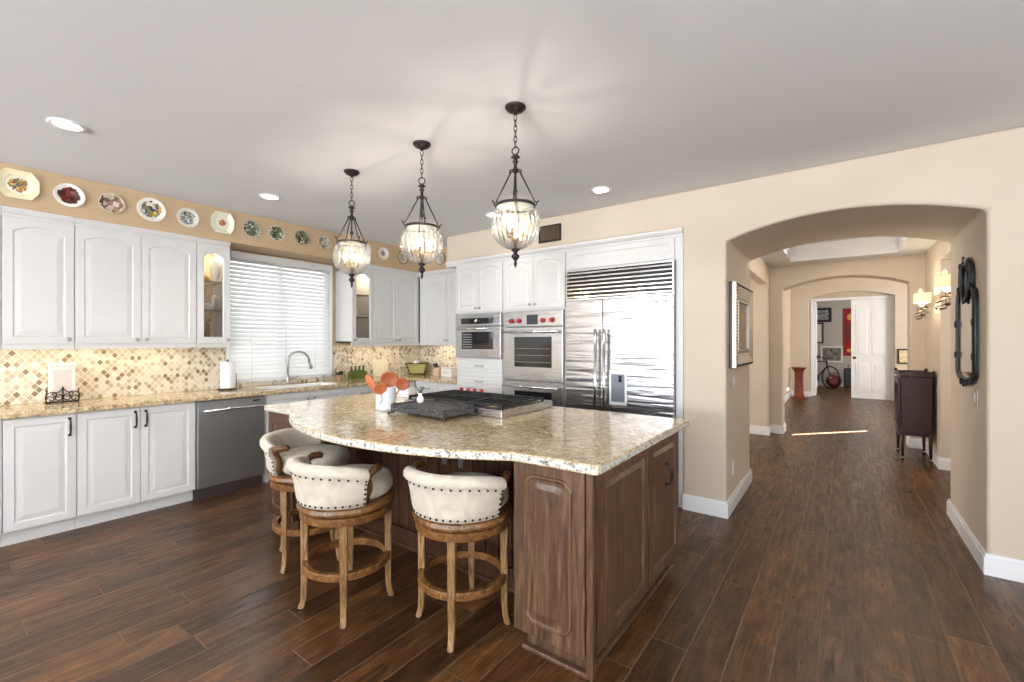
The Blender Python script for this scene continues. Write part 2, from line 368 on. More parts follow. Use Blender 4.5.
def baseboard(name, pts, side=1):
    """white baseboard along a polyline on the floor; side=+1 puts it to the right of the direction of travel"""
    m = MB()
    P = [Vector((*p, 0)) for p in pts]
    for off, z0, z1 in ((.018, 0, .105), (.011, .105, .128)):
        nn = []
        for i, p in enumerate(P):
            ds = []
            if i > 0: ds.append((P[i] - P[i - 1]).normalized())
            if i < len(P) - 1: ds.append((P[i + 1] - P[i]).normalized())
            ns = [Vector((d.y, -d.x, 0)) * side for d in ds]
            b = sum(ns, Vector()); b = b / (b.length ** 2) * len(ns) if len(ns) == 2 else b
            if len(ns) == 2: b = (ns[0] + ns[1]) / (1 + ns[0].dot(ns[1]))
            nn.append(p + b * off)
        for i in range(len(P) - 1):
            q = [P[i], P[i + 1], nn[i + 1], nn[i]]; m.prism([(a.x, a.y) for a in q], z0, z1, 'z')
    return struct(m.build(name, TRIMW, bevel=.003))
baseboard('baseboard_arch_left', [(-1.068, 3.85), (-.735, 3.85), (-.735, 4.99), (-1.05, 4.99)], 1)
baseboard('baseboard_arch_right', [(.88, 4.99), (.703, 4.99), (.703, 3.85), (3.0, 3.85)], 1)
baseboard('baseboard_hall_left', [(-3.68, 7.6), (-.88, 7.6), (-.88, 7.84), (-.715, 7.84), (-.715, 8.16), (-1.05, 8.16), (-1.05, 13.5), (-.655, 13.5), (-.655, 13.68)], 1)
baseboard('baseboard_hall_right', [(.725, 8.1), (.725, 7.84), (.87, 7.84), (.87, 6.7), (2.9, 6.7)], 1)
baseboard('baseboard_study', [(-1.6, 17.0), (2.9, 17.0)], 1)

# backsplash tiles
struct(box(-5.0995, -.3, .915, -5.09, WY0 - .03, 1.345).box(-5.0995, WY1 + .03, .915, -5.09, 4.6, 1.345).box(-5.0995, WY0 - .03, .915, -5.09, WY1 + .03, WZ0 - .02).build('trim_backsplash_left', MOSL))
struct(box(-5.09, 4.59, .915, -3.68, 4.5995, 1.345).build('trim_backsplash_back', MOSB))

# sink window: frame, sash and pane, with the white blind hung in front
m = MB(); a, b, c, d = WY0, WY1, WZ0, WZ1
for (y0, y1, z0, z1) in ((a, a + .04, c, d), (b - .04, b, c, d), (a, b, c, c + .04), (a, b, d - .04, d), ((a + b) / 2 - .02, (a + b) / 2 + .02, c, d)): m.box(-5.19, y0, z0, -5.15, y1, z1)
m.box(-5.1, a - .0, c - .02, -5.07, b, c)
wf = struct(m.build('window_1', TRIMW))
box(-5.172, a + .04, c + .04, -5.168, b - .04, d - .04).build('window_pane', PANE, wf)
m = MB()
m.box(-5.0999, b, c, -5.075, b + .022, d).box(-5.0999, a - .022, c, -5.075, a, d)
struct(m.build('trim_2', TRIMW))
bl = thing('window_blind', 'white horizontal slat blind closed over the sink window', 'window blind', (-5.085, (a + b) / 2, c))
hw = (b - a) / 2 - .008; hh = d - c
box(-.02, -hw, hh - .075, .03, hw, hh - .003).build('headrail', TRIMW, bl, bevel=.004)
m = MB(); nsl = 29; top = hh - .09
for i in range(nsl):
    z = .035 + (top - .035) * i / (nsl - 1)
    m.box(-.0265, -hw, -.0015, .0265, hw, .0015, T_(0, 0, z) @ RY(50))
m.build('slats', BLIND, bl)
box(-.018, -hw, .0, .018, hw, .018).build('bottom_rail', TRIMW, bl, bevel=.003)
for yy in (-.36, .0, .36): MB().tube([(.031, yy, .01), (.031, yy, hh - .07)], .0016, 5).build('ladder_cord', TRIMW, bl)
c1 = MB().tube([(.034, .50, hh - .07), (.034, .50, hh - .52)], .0022, 5); c1.build('pull_cord', TRIMW, bl)
MB().lathe([(.002, 0), (.008, .01), (.006, .035), (.002, .04)], 10, T_(.034, .50, hh - .56)).build('cord_tassel', TRIMW, bl)

# rear windows: frames and panes (seen in reflections only)
for i, x in enumerate((-3.9, -1.4, 1.1)):
    m = MB()
    for (x0, x1, z0, z1) in ((-.95, -.89, .85, 2.4), (.89, .95, .85, 2.4), (-.89, .89, .85, .91), (-.89, .89, 2.34, 2.4), (-.03, .03, .91, 2.34)): m.box(x + x0, -4.74, z0, x + x1, -4.68, z1)
    struct(m.build('window_%d' % (i + 2), TRIMW))

# air vent on the soffit, recessed lights
t = thing('air_vent', 'dark bronze slotted air vent on the beige soffit above the ovens', 'air vent', (-2.36, 3.849, 2.395))
box(-.125, -.006, 0, .125, 0, .17).build('backing', BLACK, t)
m = MB().box(-.13, -.014, 0, -.115, -.006, .17).box(.115, -.014, 0, .13, -.006, .17).box(-.13, -.014, 0, .13, -.006, .014).box(-.13, -.014, .156, .13, -.006, .17)
m.build('frame', BRONZE, t)
m = MB()
for i in range(8): m.box(-.115, -.012, .03 + i * .0165, .115, -.007, .036 + i * .0165)
for i in range(9): m.box(-.1 + i * .025, -.013, .014, -.096 + i * .025, -.006, .156)
m.build('grille', plain('vent_bronze', (.17, .11, .07, 1), .5, .4, .1), t)
CANS = [(-3.608, .554, 'recessed ceiling light nearest the left edge of the photo'), (-3.993, 1.877, 'recessed ceiling light in front of the sink window'),
        (-1.603, 3.416, 'recessed ceiling light above the refrigerator'), (-2.775, 3.463, 'recessed ceiling light above the ovens, partly behind the nearest pendant')]
can0 = None
for x, y, lb in CANS:
    if can0 is None:
        can0 = thing('recessed_light', lb, 'ceiling light', (x, y, CZ), 0, 'recessed ceiling lights')
        MB().lathe([(.062, -.001), (.062, -.006), (.082, -.008), (.084, -.001)], 28, caps=False).build('trim_ring', TRIMW, can0)
        MB().lathe([(.0005, -.0035), (.062, -.0035), (.062, -.0015), (.0005, -.0015)], 28, caps=False).build('lamp_lens', CANL, can0)
    else: dup(can0, (x, y, CZ), 0, lb)
    light('can_light', 'SPOT', (x, y, CZ - .02), 8 if y > 3 else 26, (1, .95, .88), spot_size=radians(125), spot_blend=.8, shadow_soft_size=.06)

# ================================================================ CABINETS
def door_mb(w, h, t=.02, rise=0, m=.052, n=10, y=0, x0=0, z0=0, rnd=0, field=.03, deep=.0055):
    """raised panel door, back at y, front at y-t, lower left corner at x0,z0"""
    M_ = MB()
    def loop(mg, yy, rs):
        L = []
        if rnd and mg > 0:
            r = max(.01, rnd - (mg - m)); cs = [(w - mg - r, mg + r, -90), (w - mg - r, h - mg - r, 0), (mg + r, h - mg - r, 90), (mg + r, mg + r, 180)]
            for cx, cz, a0 in cs:
                for i in range(7): a = radians(a0 + 15 * i); L.append((x0 + cx + r * cos(a), yy, z0 + cz + r * sin(a)))
            return L
        if rnd:
            for cx, cz in ((w, 0), (w, h), (0, h), (0, 0)):
                for i in range(7):
                    e = (i - 3) * 1e-4; L.append((x0 + cx + (e if cz == 0 else -e) * 0, yy, z0 + cz + (i * 1e-4 if cz == 0 else -i * 1e-4) * (1 if cx == w else -1) * (1 if cz == 0 else 1) * 0))
            return L
        for i in range(n + 1): L.append((x0 + mg + (w - 2 * mg) * i / n, yy, z0 + mg))
        for i in range(n + 1):
            s_ = 1 - 2 * i / n; L.append((x0 + w / 2 + (w / 2 - mg) * s_, yy, z0 + h - mg - rs * s_ * s_))
        return L
    Ls = [loop(0, y, 0), loop(0, y - t + .002, 0), loop(m, y - t, rise), loop(m + .005, y - t + deep, rise), loop(m + .013, y - t + deep, rise), loop(m + .013 + field, y - t + .001, rise)]
    N = len(Ls[0]); vs = [v for L in Ls for v in L]; fs = []
    for j in range(len(Ls) - 1):
        for i in range(N): k = (i + 1) % N; fs.append((j * N + i, j * N + k, (j + 1) * N + k, (j + 1) * N + i))
    fs.append(tuple(range(N - 1, -1, -1))); fs.append(tuple(range((len(Ls) - 1) * N, len(Ls) * N)))
    return M_.add(vs, fs)
def round_door(w, h, x0, z0, mat, parent, name, rr=.06):
    """panel with a slab and a raised rounded-corner field"""
    m = MB().box(x0, -.018, z0, x0 + w, 0, z0 + h)
    def rl(mg, yy, r):
        L = []
        for cx, cz, a0 in ((w - mg - r, mg + r, -90), (w - mg - r, h - mg - r, 0), (mg + r, h - mg - r, 90), (mg + r, mg + r, 180)):
            for i in range(8): a = radians(a0 + 90 / 7 * i); L.append((x0 + cx + r * cos(a), yy, z0 + cz + r * sin(a)))
        return L
    Ls = [rl(.055, -.0185, rr), rl(.06, -.026, rr - .004), rl(.07, -.026, rr - .012), rl(.076, -.0195, rr - .018), rl(.09, -.0195, rr - .022), rl(.115, -.025, rr - .03)]
    N = 32; vs = [v for L in Ls for v in L]; fs = []
    for j in range(5):
        for i in range(N): k = (i + 1) % N; fs.append((j * N + i, j * N + k, (j + 1) * N + k, (j + 1) * N + i))
    fs.append(tuple(range(5 * N, 6 * N))); m.add(vs, fs)
    return m.build(name, mat, parent, bevel=.002)
def knob(parent, x, y, z, mat=NICKEL):
    return MB().lathe([(.006, 0), (.005, .012), (.013, .018), (.015, .024), (.011, .03), (.001, .032)], 14, T_(x, y, z) @ RX(90)).build('knob', mat, parent)
def pull(parent, x, y, z, L=.12, vert=True, mat=BRONZE, name='handle', out=.03, r=.0055):
    h = L / 2; pts = [(0, 0, -h), (0, -out * .6, -h), (0, -out, -h + .018), (0, -out - .004, 0), (0, -out, h - .018), (0, -out * .6, h), (0, 0, h)]
    T = T_(x, y, z) @ (Matrix.Identity(4) if vert else RY(90))
    m = MB().tube(pts, [r * 1.3, r, r, r * 1.35, r, r, r * 1.3], 8, T=T)
    for s_ in (-h, h): m.lathe([(.011, 0), (.009, .004)], 12, T @ T_(0, 0, s_) @ RX(90))
    return m.build(name, mat, parent)
def bar_handle(parent, p0, p1, out=.05, r=.011, mat=CHROME, name='handle', inset=.03):
    a = Vector(p0); b = Vector(p1); d = (b - a).normalized(); o = Vector((0, -out, 0))
    m = MB().tube([a + o, b + o], r, 12)
    for q in (a + d * inset, b - d * inset): m.tube([q, q + o], r * .75, 8)
    return m.build(name, mat, parent)
def crown(parent, w, z, d, x0=0, ret=False):
    # stepped crown: front profile in (y,z) extruded along x
    pr = [(0, z), (-.012, z), (-.012, z + .018), (-.022, z + .026), (-.034, z + .046), (-.036, z + .062), (0, z + .062)]
    return MB().prism(pr, x0, x0 + w, 'x').build('crown_molding', WHITE, parent)
def upper(label, loc, rz, w, doors, d=.33, z0=1.378, z1=2.288, rail=True, crw=True, group='white upper wall cabinets', open_front=False, left_end=False):
    t = thing('upper_cabinet', label, 'cabinet', (*loc, z0), rz, group); h = z1 - z0
    if open_front:
        m = MB().box(0, 0, 0, .018, d, h).box(w - .018, 0, 0, w, d, h).box(0, 0, 0, w, d, .018).box(0, 0, h - .018, w, d, h)
    else: m = box(0, 0, 0, w, d, h)
    m.build('carcass', WHITE, t)
    if open_front: box(.018, d - .01, .018, w - .018, d, h - .018).build('back_panel', SOFF, t)
    for (x0, x1, kx, kind) in doors:
        if kind == 'glass':
            n = 12; W_ = x1 - x0 - .004; mg = .052; vs = []; fs = []
            def lp(q, yy, rs, hh2=h - .006):
                return [(x0 + .002 + q + (W_ - 2 * q) * i / n, yy, .003 + q) for i in range(n + 1)] + [(x0 + .002 + W_ / 2 + (W_ / 2 - q) * (1 - 2 * i / n), yy, .003 + hh2 - q - rs * (1 - 2 * i / n) ** 2) for i in range(n + 1)]
            Ls = [lp(0, 0, 0), lp(0, -.02, 0), lp(mg, -.02, .045), lp(mg + .006, -.012, .045), lp(mg + .006, 0, .045)]
            N = len(Ls[0])
            for L in Ls: vs += L
            for j in range(5):
                for i in range(N): k = (i + 1) % N; fs.append((j * N + i, j * N + k, (j + 1) % 5 * N + k, (j + 1) % 5 * N + i))
            dr = MB().add(vs, fs).build('door', WHITE, t)
            g_ = MB(); L = lp(mg + .004, -.008, .045); L2 = lp(mg + .004, -.005, .045)
            g_.add(L + L2, [tuple(range(N)), tuple(range(2 * N - 1, N - 1, -1))] + [(i, (i + 1) % N, N + (i + 1) % N, N + i) for i in range(N)]).build('glass_pane', PANE, dr)
        else:
            dr = door_mb(x1 - x0 - .004, h - .006, rise=(.045 if kind == 'arch' else 0), x0=x0 + .002, z0=.003, m=.05).build('door', WHITE, t)
        if kx is not None: knob(dr, kx, -.02, .035)
    if rail: box(0, -.012, -.04, w, .012, 0).build('light_rail', WHITE, t, bevel=.004)
    if crw: crown(t, w, h, d)
    return t
FX = -4.77       # carcass front of the left wall's upper cabinets
upper('white upper cabinet at the left edge of the photo, mostly out of frame', (FX, -.40), 90, .798, [(0, .4, .36, 'arch'), (.4, .798, .76, 'arch')])
upper('single arched-door white upper cabinet, leftmost in full view', (FX, .40), 90, .371, [(0, .371, .338, 'arch')])
upper('double arched-door white upper cabinet left of the glass-fronted cabinet', (FX, .773), 90, .807, [(0, .405, .372, 'arch'), (.405, .807, .438, 'arch')])
upper('narrow white glass-fronted cabinet left of the sink window', (FX, 1.582), 90, .275, [(0, .275, .25, 'glass')], open_front=True)
upper('narrow white glass-fronted cabinet right of the sink window', (FX, 3.195), 90, .31, [(0, .31, .03, 'glass')], open_front=True)
upper('double-door white upper cabinet between the right glass cabinet and the corner', (FX, 3.507), 90, .7615, [(0, .363, .33, 'arch'), (.363, .725, .396, 'arch')])
t = upper('white upper cabinet on the back wall beside the tall oven cabinets', (-4.749, 4.27), 0, 1.085, [(.06, .535, .505, 'arch'), (.535, 1.01, .565, 'arch')], d=.328)

def base(label, loc, rz, w, fronts, d=.549, group='white base cabinets', toe=True, h=.872):
    t = thing('base_cabinet', label, 'cabinet', (*loc, 0), rz, group)
    cm = MB().box(0, 0, .1, w, d, .12).box(0, 0, .12, .018, d, h).box(w - .018, 0, .12, w, d, h).box(.018, 0, .12, w - .018, .018, h).box(.018, d - .01, .12, w - .018, d, h) if 'sink' in label else box(0, 0, .1, w, d, h)
    cm.build('carcass', WHITE, t)
    if toe: box(0, .045, 0, w, .065, .0995).build('toe_kick', WHITE, t)
    for f in fronts:
        k = f[0]; x0, x1, z0, z1 = f[1:5]
        dr = door_mb(x1 - x0 - .004, z1 - z0 - .004, x0=x0 + .002, z0=z0 + .002, m=.05 if k == 'door' else .028, field=.03 if k == 'door' else .012).build('door' if k == 'door' else 'drawer', WHITE, t)
        if len(f) > 5:
            if f[6] == 'k': knob(dr, f[5], -.02, f[7], NICKEL)
            elif f[6] == 'v': pull(dr, f[5], -.02, f[7])
            else: pull(dr, f[5], -.02, f[7], .1, False, NICKEL)
    return t
BX = -4.55
base('white base cabinet at the left edge of the photo, mostly out of frame', (BX, -.4), 90, .783, [('door', 0, .39, .105, .865, .35, 'v', .775), ('door', .39, .783, .105, .865, .43, 'v', .775)])
base('single-door white base cabinet, leftmost in full view', (BX, .385), 90, .361, [('door', 0, .361, .105, .865, .325, 'v', .775)])
base('double-door white base cabinet left of the dishwasher', (BX, .748), 90, .75, [('door', 0, .37, .105, .865, .338, 'v', .775), ('door', .37, .75, .105, .865, .405, 'v', .775)])
base('white double-door sink base cabinet right of the dishwasher', (BX, 2.085), 90, .905, [('door', .01, .455, .105, .865, .425, 'k', .80), ('door', .455, .905, .105, .865, .49, 'k', .80)])
base('white base cabinet with a top drawer between the sink cabinet and the corner', (BX, 2.992), 90, .455, [('drawer', 0, .455, .70, .865, .23, 'h', .79), ('door', 0, .455, .105, .70, .05, 'v', .6)])
base('white corner base cabinet with a drawer under the basket', (BX, 3.449), 90, .545, [('drawer', 0, .535, .70, .865, .27, 'h', .79), ('door', 0, .535, .105, .70, .05, 'v', .6)])
base('white base cabinet with a drawer beside the tall oven cabinet', (-4.549, 4.01), 0, .87, [('drawer', .03, .43, .70, .865, .23, 'h', .79), ('door', .03, .43, .105, .70, .39, 'v', .6), ('door', .43, .87, .105, .865, .84, 'v', .775)], d=.588)

# worktop, L-shaped, cut out for the sink
SX0, SX1, SY0, SY1 = -4.98, -4.60, 2.17, 2.93
c0, c1 = .874, .914
m = MB().box(-5.09, -.35, c0, -4.505, SY0, c1).box(-5.09, SY1, c0, -4.505, 4.59, c1).box(-5.09, SY0, c0, SX0, SY1, c1).box(SX1, SY0, c0, -4.505, SY1, c1).box(-4.505, 3.965, c0, -3.672, 4.59, c1)
tag(m.build('countertop', GRAN, bevel=.006), 'L-shaped beige granite worktop running along the window wall into the corner', 'countertop')
sk = thing('sink', 'white undermount kitchen sink below the window', 'sink', ((SX0 + SX1) / 2, (SY0 + SY1) / 2, .70))
hx, hy = (SX1 - SX0) / 2, (SY1 - SY0) / 2
m = MB().box(-hx, -hy, 0, hx, hy, .012)
m.box(-hx, -hy, .012, -hx + .008, hy, .21).box(hx - .008, -hy, .012, hx, hy, .21).box(-hx + .008, -hy, .012, hx - .008, -hy + .008, .21).box(-hx + .008, hy - .008, .012, hx - .008, hy, .21)
m.build('basin', PORC, sk); MB().lathe([(.001, 0), (.04, 0), (.042, .003), (.001, .003)], 18, T_(0, 0, .0125)).build('drain', CHROME, sk)

# faucet: gooseneck with pull-down head and side lever
f = thing('kitchen_faucet', 'tall brushed nickel gooseneck faucet behind the sink', 'faucet', (-5.03, 2.56, c1))
MB().lathe([(.03, 0), (.03, .008), (.022, .018), (.019, .05), (.022, .07), (.018, .085), (.0155, .11)], 20).build('base', NICKEL, f)
pts = [(0, 0, .1), (0, 0, .26)] + [(.035 - .035 * cos(a) * 1, .105 - .105 * cos(a), .26 + .105 * sin(a)) for a in [pi * i / 12 for i in range(1, 12)]] + [(.07, .215, .235)]
MB().tube(pts, .0125, 12).build('spout', NICKEL, f)
MB().tube([(.07, .214, .24), (.075, .225, .2), (.08, .232, .165)], [.0135, .018, .02], 12).build('spray_head', NICKEL, f)
MB().tube([(0, .018, .055), (0, .05, .06), (.01, .12, .075)], [.012, .008, .006], 10).build('lever', NICKEL, f)
f = thing('soap_dispenser', 'short brushed nickel soap dispenser right of the faucet', 'soap dispenser', (-5.035, 2.99, c1))
MB().lathe([(.02, 0), (.02, .006), (.011, .015), (.011, .06), (.015, .064), (.015, .082)], 16).build('body', NICKEL, f)
MB().tube([(0, 0, .075), (.05, 0, .078)], .006, 8).build('nozzle', NICKEL, f)

# dishwasher
t = thing('dishwasher', 'stainless steel dishwasher between the white base cabinets', 'dishwasher', (BX + .005, 1.503, 0), 90)
box(.0, .0, .1, .575, .54, .868).build('tub', DSTEEL, t)
dr = box(.008, -.028, .105, .567, -.001, .862).build('door', m_steel('dishwasher_steel', (.44, .45, .46, 1), (1, 1, 60), .42), t, bevel=.004)
bar_handle(dr, (.04, -.028, .785), (.535, -.028, .785), .04, .011)
box(.46, -.0295, .825, .52, -.0285, .84).build('display', BLACK, dr)
box(.0, .03, .0, .575, .05, .098).build('toe_panel', DSTEEL, t)

# under-cabinet lamps
WARM = (1, .84, .62)
for y, L in ((.6, .6), (1.25, .6)):
    light('under_cabinet_lamp', 'AREA', (-4.93, y, 1.365), 1.0, WARM, shape='RECTANGLE', size=.05, size_y=L)
light('under_cabinet_lamp', 'AREA', (-4.93, 3.75, 1.365), 1.0, WARM, shape='RECTANGLE', size=.05, size_y=.8)
light('under_cabinet_lamp', 'AREA', (-4.25, 4.46, 1.365), 1.1, WARM, shape='RECTANGLE', size=.9, size_y=.05)
for y in (1.72, 3.35): light('display_cabinet_lamp', 'POINT', (-4.90, y, 2.24), 2.2, (1, .85, .62), shadow_soft_size=.03)

# ---------------------------------------------------------------- tall cabinets with ovens and refrigerator
TY = 3.87
def tall(label, x0, w, fronts, boxes, knobk, cr=True, crx=0):
    t = thing('tall_cabinet', label, 'cabinet', (x0, TY, 0), 0, 'white tall appliance cabinets')
    m = MB()
    for b_ in boxes: m.box(*b_)
    m.build('carcass', WHITE, t)
    for f in fronts:
        k, a0, a1, z0, z1 = f[:5]
        dr = door_mb(a1 - a0 - .004, z1 - z0 - .004, x0=a0 + .002, z0=z0 + .002, rise=.035 if k == 'arch' else 0, m=.045 if k != 'drawer' else .03, field=.025 if k != 'drawer' else .012).build('drawer' if k == 'drawer' else 'door', WHITE, t)
        if len(f) > 5:
            if f[6] == 'k': knob(dr, f[5], -.02, f[7])
            elif f[6] == 'h': pull(dr, f[5], -.02, f[7], .1, False, NICKEL)
            elif f[6] == 'v': pull(dr, f[5], -.02, f[7], .1, True, NICKEL)
    if cr: crown(t, w + crx, 2.283, .7, x0=-crx)
    return t
D = .70
tall('tall white cabinet around the steam oven, with drawers below', -3.66, .705,
     [('arch', 0, .345, 1.735, 2.28, .315, 'k', 1.775), ('arch', .345, .69, 1.735, 2.28, .375, 'k', 1.775), ('drawer', .03, .69, 1.035, 1.20, .36, 'h', 1.12),
      ('drawer', .03, .69, .865, 1.03, .36, 'h', .945), ('door', .03, .36, .11, .86, .325, 'v', .77), ('door', .36, .69, .11, .86, .395, 'v', .77)],
     [(0, 0, 1.715, .705, D, 2.283), (0, 0, .1, .705, D, 1.205), (0, 0, 1.205, .02, D, 1.715), (.69, 0, 1.205, .705, D, 1.715), (0, .05, 0, .705, D, .1)], 0, crx=.0)
tall('tall white cabinet around the double oven', -2.954, .772,
     [('arch', .01, .385, 1.735, 2.28, .352, 'k', 1.78), ('arch', .385, .762, 1.735, 2.28, .418, 'k', 1.78), ('drawer', .01, .762, .11, .32, .38, 'h', .22)],
     [(0, 0, 1.715, .772, D, 2.283), (0, 0, .1, .772, D, .34), (0, 0, .34, .012, D, 1.715), (.752, 0, .34, .772, D, 1.715), (0, .05, 0, .772, D, .1)], 0)
tall('white cabinet surround over and beside the built-in refrigerator', -2.181, 1.111,
     [('door', .02, 1.045, 2.095, 2.278)],
     [(0, 0, 2.09, 1.111, D, 2.283), (0, 0, 0, .012, D, 2.09), (1.052, 0, 0, 1.111, D, 2.09)], 0)
m = MB().prism([(0, 2.283), (-.012, 2.283), (-.022, 2.309), (-.036, 2.345), (0, 2.345)], -3.82, -3.66, 'x', T_(0, TY, 0)); m.box(-3.82, TY, 2.283, -3.66, 4.26, 2.344)
struct(m.build('trim_3', WHITE))

# steam oven
t = thing('steam_oven', 'built-in stainless steam oven with a small dark window, left of the double oven', 'oven', (-3.638, TY, 1.208))
box(0, 0, 0, .606, .5, .504).build('housing', DSTEEL, t)
box(-.0, -.05, .36, .666, -.001, .504).build('control_panel', STEEL, t, bevel=.004)
box(.09, -.0525, .385, .57, -.0505, .45).build('control_glass', BGLASS, t)
dr = box(0, -.05, .0, .666, -.001, .352).build('door', STEEL, t, bevel=.004)
box(.1, -.0525, .10, .565, -.0505, .295).build('window', BGLASS, dr)
m = MB()
for i in range(6): m.box(.115, -.0535, .12 + i * .028, .26, -.0527, .128 + i * .028)
m.build('rack_lines', STEEL, dr)
bar_handle(dr, (.06, -.05, .33), (.52, -.05, .33), .035, .009)
MB().lathe([(.018, 0), (.018, .02), (.014, .024)], 16, T_(.33, -.0525, .418) @ RX(90)).build('knob', CHROME, t)

# double oven
t = thing('double_oven', 'stainless double wall oven with four red control knobs', 'oven', (-2.938, TY, .345))
box(.003, 0, 0, .733, .55, 1.366).build('housing', DSTEEL, t)
box(0, -.045, 1.205, .736, -.001, 1.366).build('control_panel', STEEL, t, bevel=.004)
kn = [.12, .218, .512, .618]
k0 = None
for x in kn:
    kb = MB().lathe([(.026, 0), (.024, .006), (.022, .03), (.018, .034)], 18, T_(x, -.045, 1.265) @ RX(90)).box(x - .004, -.088, 1.245, x + .004, -.078, 1.285).build('knob', REDK, t); kb['label'] = 'red control knob'
box(.31, -.0475, 1.225, .445, -.0455, 1.325).build('display', BGLASS, t)
def oven_door(z0, z1, nm):
    dr = box(0, -.045, z0, .736, -.001, z1).build('door', STEEL, t, bevel=.005)
    box(.15, -.0475, z0 + .14, .61, -.0455, z1 - .10).build('window', BGLASS, dr)
    m = MB(); 
    for i in range(3): m.box(.17, -.0485, z0 + .19 + i * .07, .59, -.0478, z0 + .193 + i * .07)
    m.build('rack_lines', DSTEEL, dr)
    bar_handle(dr, (.03, -.045, z1 - .05), (.706, -.045, z1 - .05), .055, .013)
    return dr
oven_door(.645, 1.198, 'upper'); oven_door(.0, .635, 'lower')

# refrigerator
t = thing('refrigerator', 'built-in stainless side-by-side refrigerator with a louvred top grille and ice dispenser', 'refrigerator', (-2.165, TY, 0))
Wf = 1.033
box(.0, 0, .02, Wf, .62, 2.085).build('housing', DSTEEL, t)
box(.01, -.005, .0, Wf - .01, .0, .1).build('toe_grille', DSTEEL, t)
l = box(0, -.055, .105, .386, -.001, 1.785).build('door', FRIDGE, t, bevel=.004)
r = box(.392, -.055, .105, Wf, -.001, 1.785).build('door', FRIDGE, t, bevel=.004)
bar_handle(l, (.345, -.055, .45), (.345, -.055, 1.51), .06, .015, CHROME, inset=.05)
bar_handle(r, (.432, -.055, .45), (.432, -.055, 1.51), .06, .015, CHROME, inset=.05)
m = MB().box(.458, -.062, .82, .476, -.0555, 1.135).box(.606, -.062, .82, .624, -.0555, 1.135).box(.476, -.062, .82, .606, -.0555, .85).box(.476, -.062, 1.10, .606, -.0555, 1.135)
dsp = m.build('dispenser_frame', plain('satin_silver', (.8, .8, .82, 1), .45, .6, .01), r, bevel=.002)
box(.476, -.059, .85, .606, -.0553, 1.10).build('dispenser_recess', plain('dispenser_grey', (.20, .22, .27, 1), .25, .3), r)
MB().tube([(.565, -.066, 1.09), (.565, -.068, 1.03)], .012, 10).build('spigot', BLACK, r)
gp = MB().box(0, -.05, 2.066, Wf, -.001, 2.085).box(0, -.05, 1.79, Wf, -.001, 1.805).box(0, -.05, 1.805, .012, -.001, 2.066).box(Wf - .012, -.05, 1.805, Wf, -.001, 2.066).build('grille_frame', STEEL, t)
box(.012, -.012, 1.805, Wf - .012, -.003, 2.066).build('grille_cavity', BLACK, gp)
m = MB()
for i in range(7): m.box(.012, -.022, -.010, Wf - .012, .022, .010, T_(0, -.034, 1.826 + i * .0372) @ RX(-38)) if 0 else m.add([(x, y, z) for x in (.012, Wf - .012) for (y, z) in ((-.052, 1.815 + i * .0372), (-.052, 1.829 + i * .0372), (-.018, 1.842 + i * .0372), (-.018, 1.836 + i * .0372))], [(0, 1, 2, 3), (7, 6, 5, 4), (0, 4, 5, 1), (1, 5, 6, 2), (2, 6, 7, 3), (3, 7, 4, 0)])
m.build('louvre', CHROME, gp)
bp = box(.88, -.057, 1.728, .98, -.0555, 1.744).build('brand_plate', BLACK, r)
def text(name, s_, size, mat, parent, loc, rot, ext=.0004, align='CENTER'):
    c_ = bpy.data.curves.new(name, 'FONT'); c_.body = s_; c_.size = size; c_.extrude = ext; c_.align_x = align; c_.align_y = 'CENTER'
    o = bpy.data.objects.new(name, c_); S.collection.objects.link(o); dg = bpy.context.evaluated_depsgraph_get()
    me = bpy.data.meshes.new_from_object(o.evaluated_get(dg)); bpy.data.objects.remove(o)
    me.materials.clear(); me.materials.append(mat); o = bpy.data.objects.new(name, me); S.collection.objects.link(o)
    o.parent = parent; o.location = loc; o.rotation_euler = rot; return o
text('lettering', 'SUB-ZERO', .0155, CHROME, r, (.93, -.0575, 1.736), (radians(90), 0, 0))

# ================================================================ ISLAND
RXI, RYI = -2.14, 2.24
isl = thing('kitchen_island', 'brown stained wooden kitchen island base under the curved granite top', 'kitchen island', (RXI, RYI, 0))
def ip(mb, name, mat, par=isl, **k): return mb.build(name, mat, par, loc=(-RXI, -RYI, 0) if par is isl else None, **k)
ip(box(-1.20, 1.66, .10, -.832, 2.84, .872), 'end_cabinet', ISLW, bevel=.003)
ip(box(-3.52, 1.66, .10, -3.16, 2.84, .872), 'end_cabinet', ISLD, bevel=.003)
ip(box(-3.16, 2.04, .0, -1.20, 2.84, .872), 'centre_cabinet', ISLD)
m = MB()
for i in range(20): m.box(-3.15 + i * .0975, 2.028, .13, -3.15 + i * .0975 + .09, 2.04, .85)
ip(m, 'beadboard_panel', ISLD, bevel=.003)
ip(MB().box(-3.16, 2.015, 0, -1.20, 2.04, .12).box(-3.16, 2.0, 0, -1.20, 2.0149, .025), 'base_molding', ISLD, bevel=.004)
ip(MB().box(-1.165, 1.70, 0, -.86, 2.82, .0995), 'toe_kick', ISLW)
ip(MB().box(-1.175, 1.668, 0, -.838, 1.6995, .02).box(-.86, 1.70, 0, -.838, 2.83, .02), 'shoe_molding', ISLW, bevel=.005)
ip(MB().box(-3.5, 1.70, 0, -3.19, 2.82, .0995), 'toe_kick', ISLD)
ip(MB().box(-.838, 1.645, .0205, -.808, 1.672, .868), 'corner_post', ISLW, bevel=.003)
pf = thing('x', 'x', 'x'); bpy.data.objects.remove(pf)
d1 = round_door(.356, .772, 0, 0, ISLW, isl, 'panel'); d1.location = (-1.20 - RXI, 1.66 - RYI, .098)
d2 = round_door(.356, .772, 0, 0, ISLD, isl, 'panel'); d2.location = (-3.518 - RXI, 1.66 - RYI, .098)
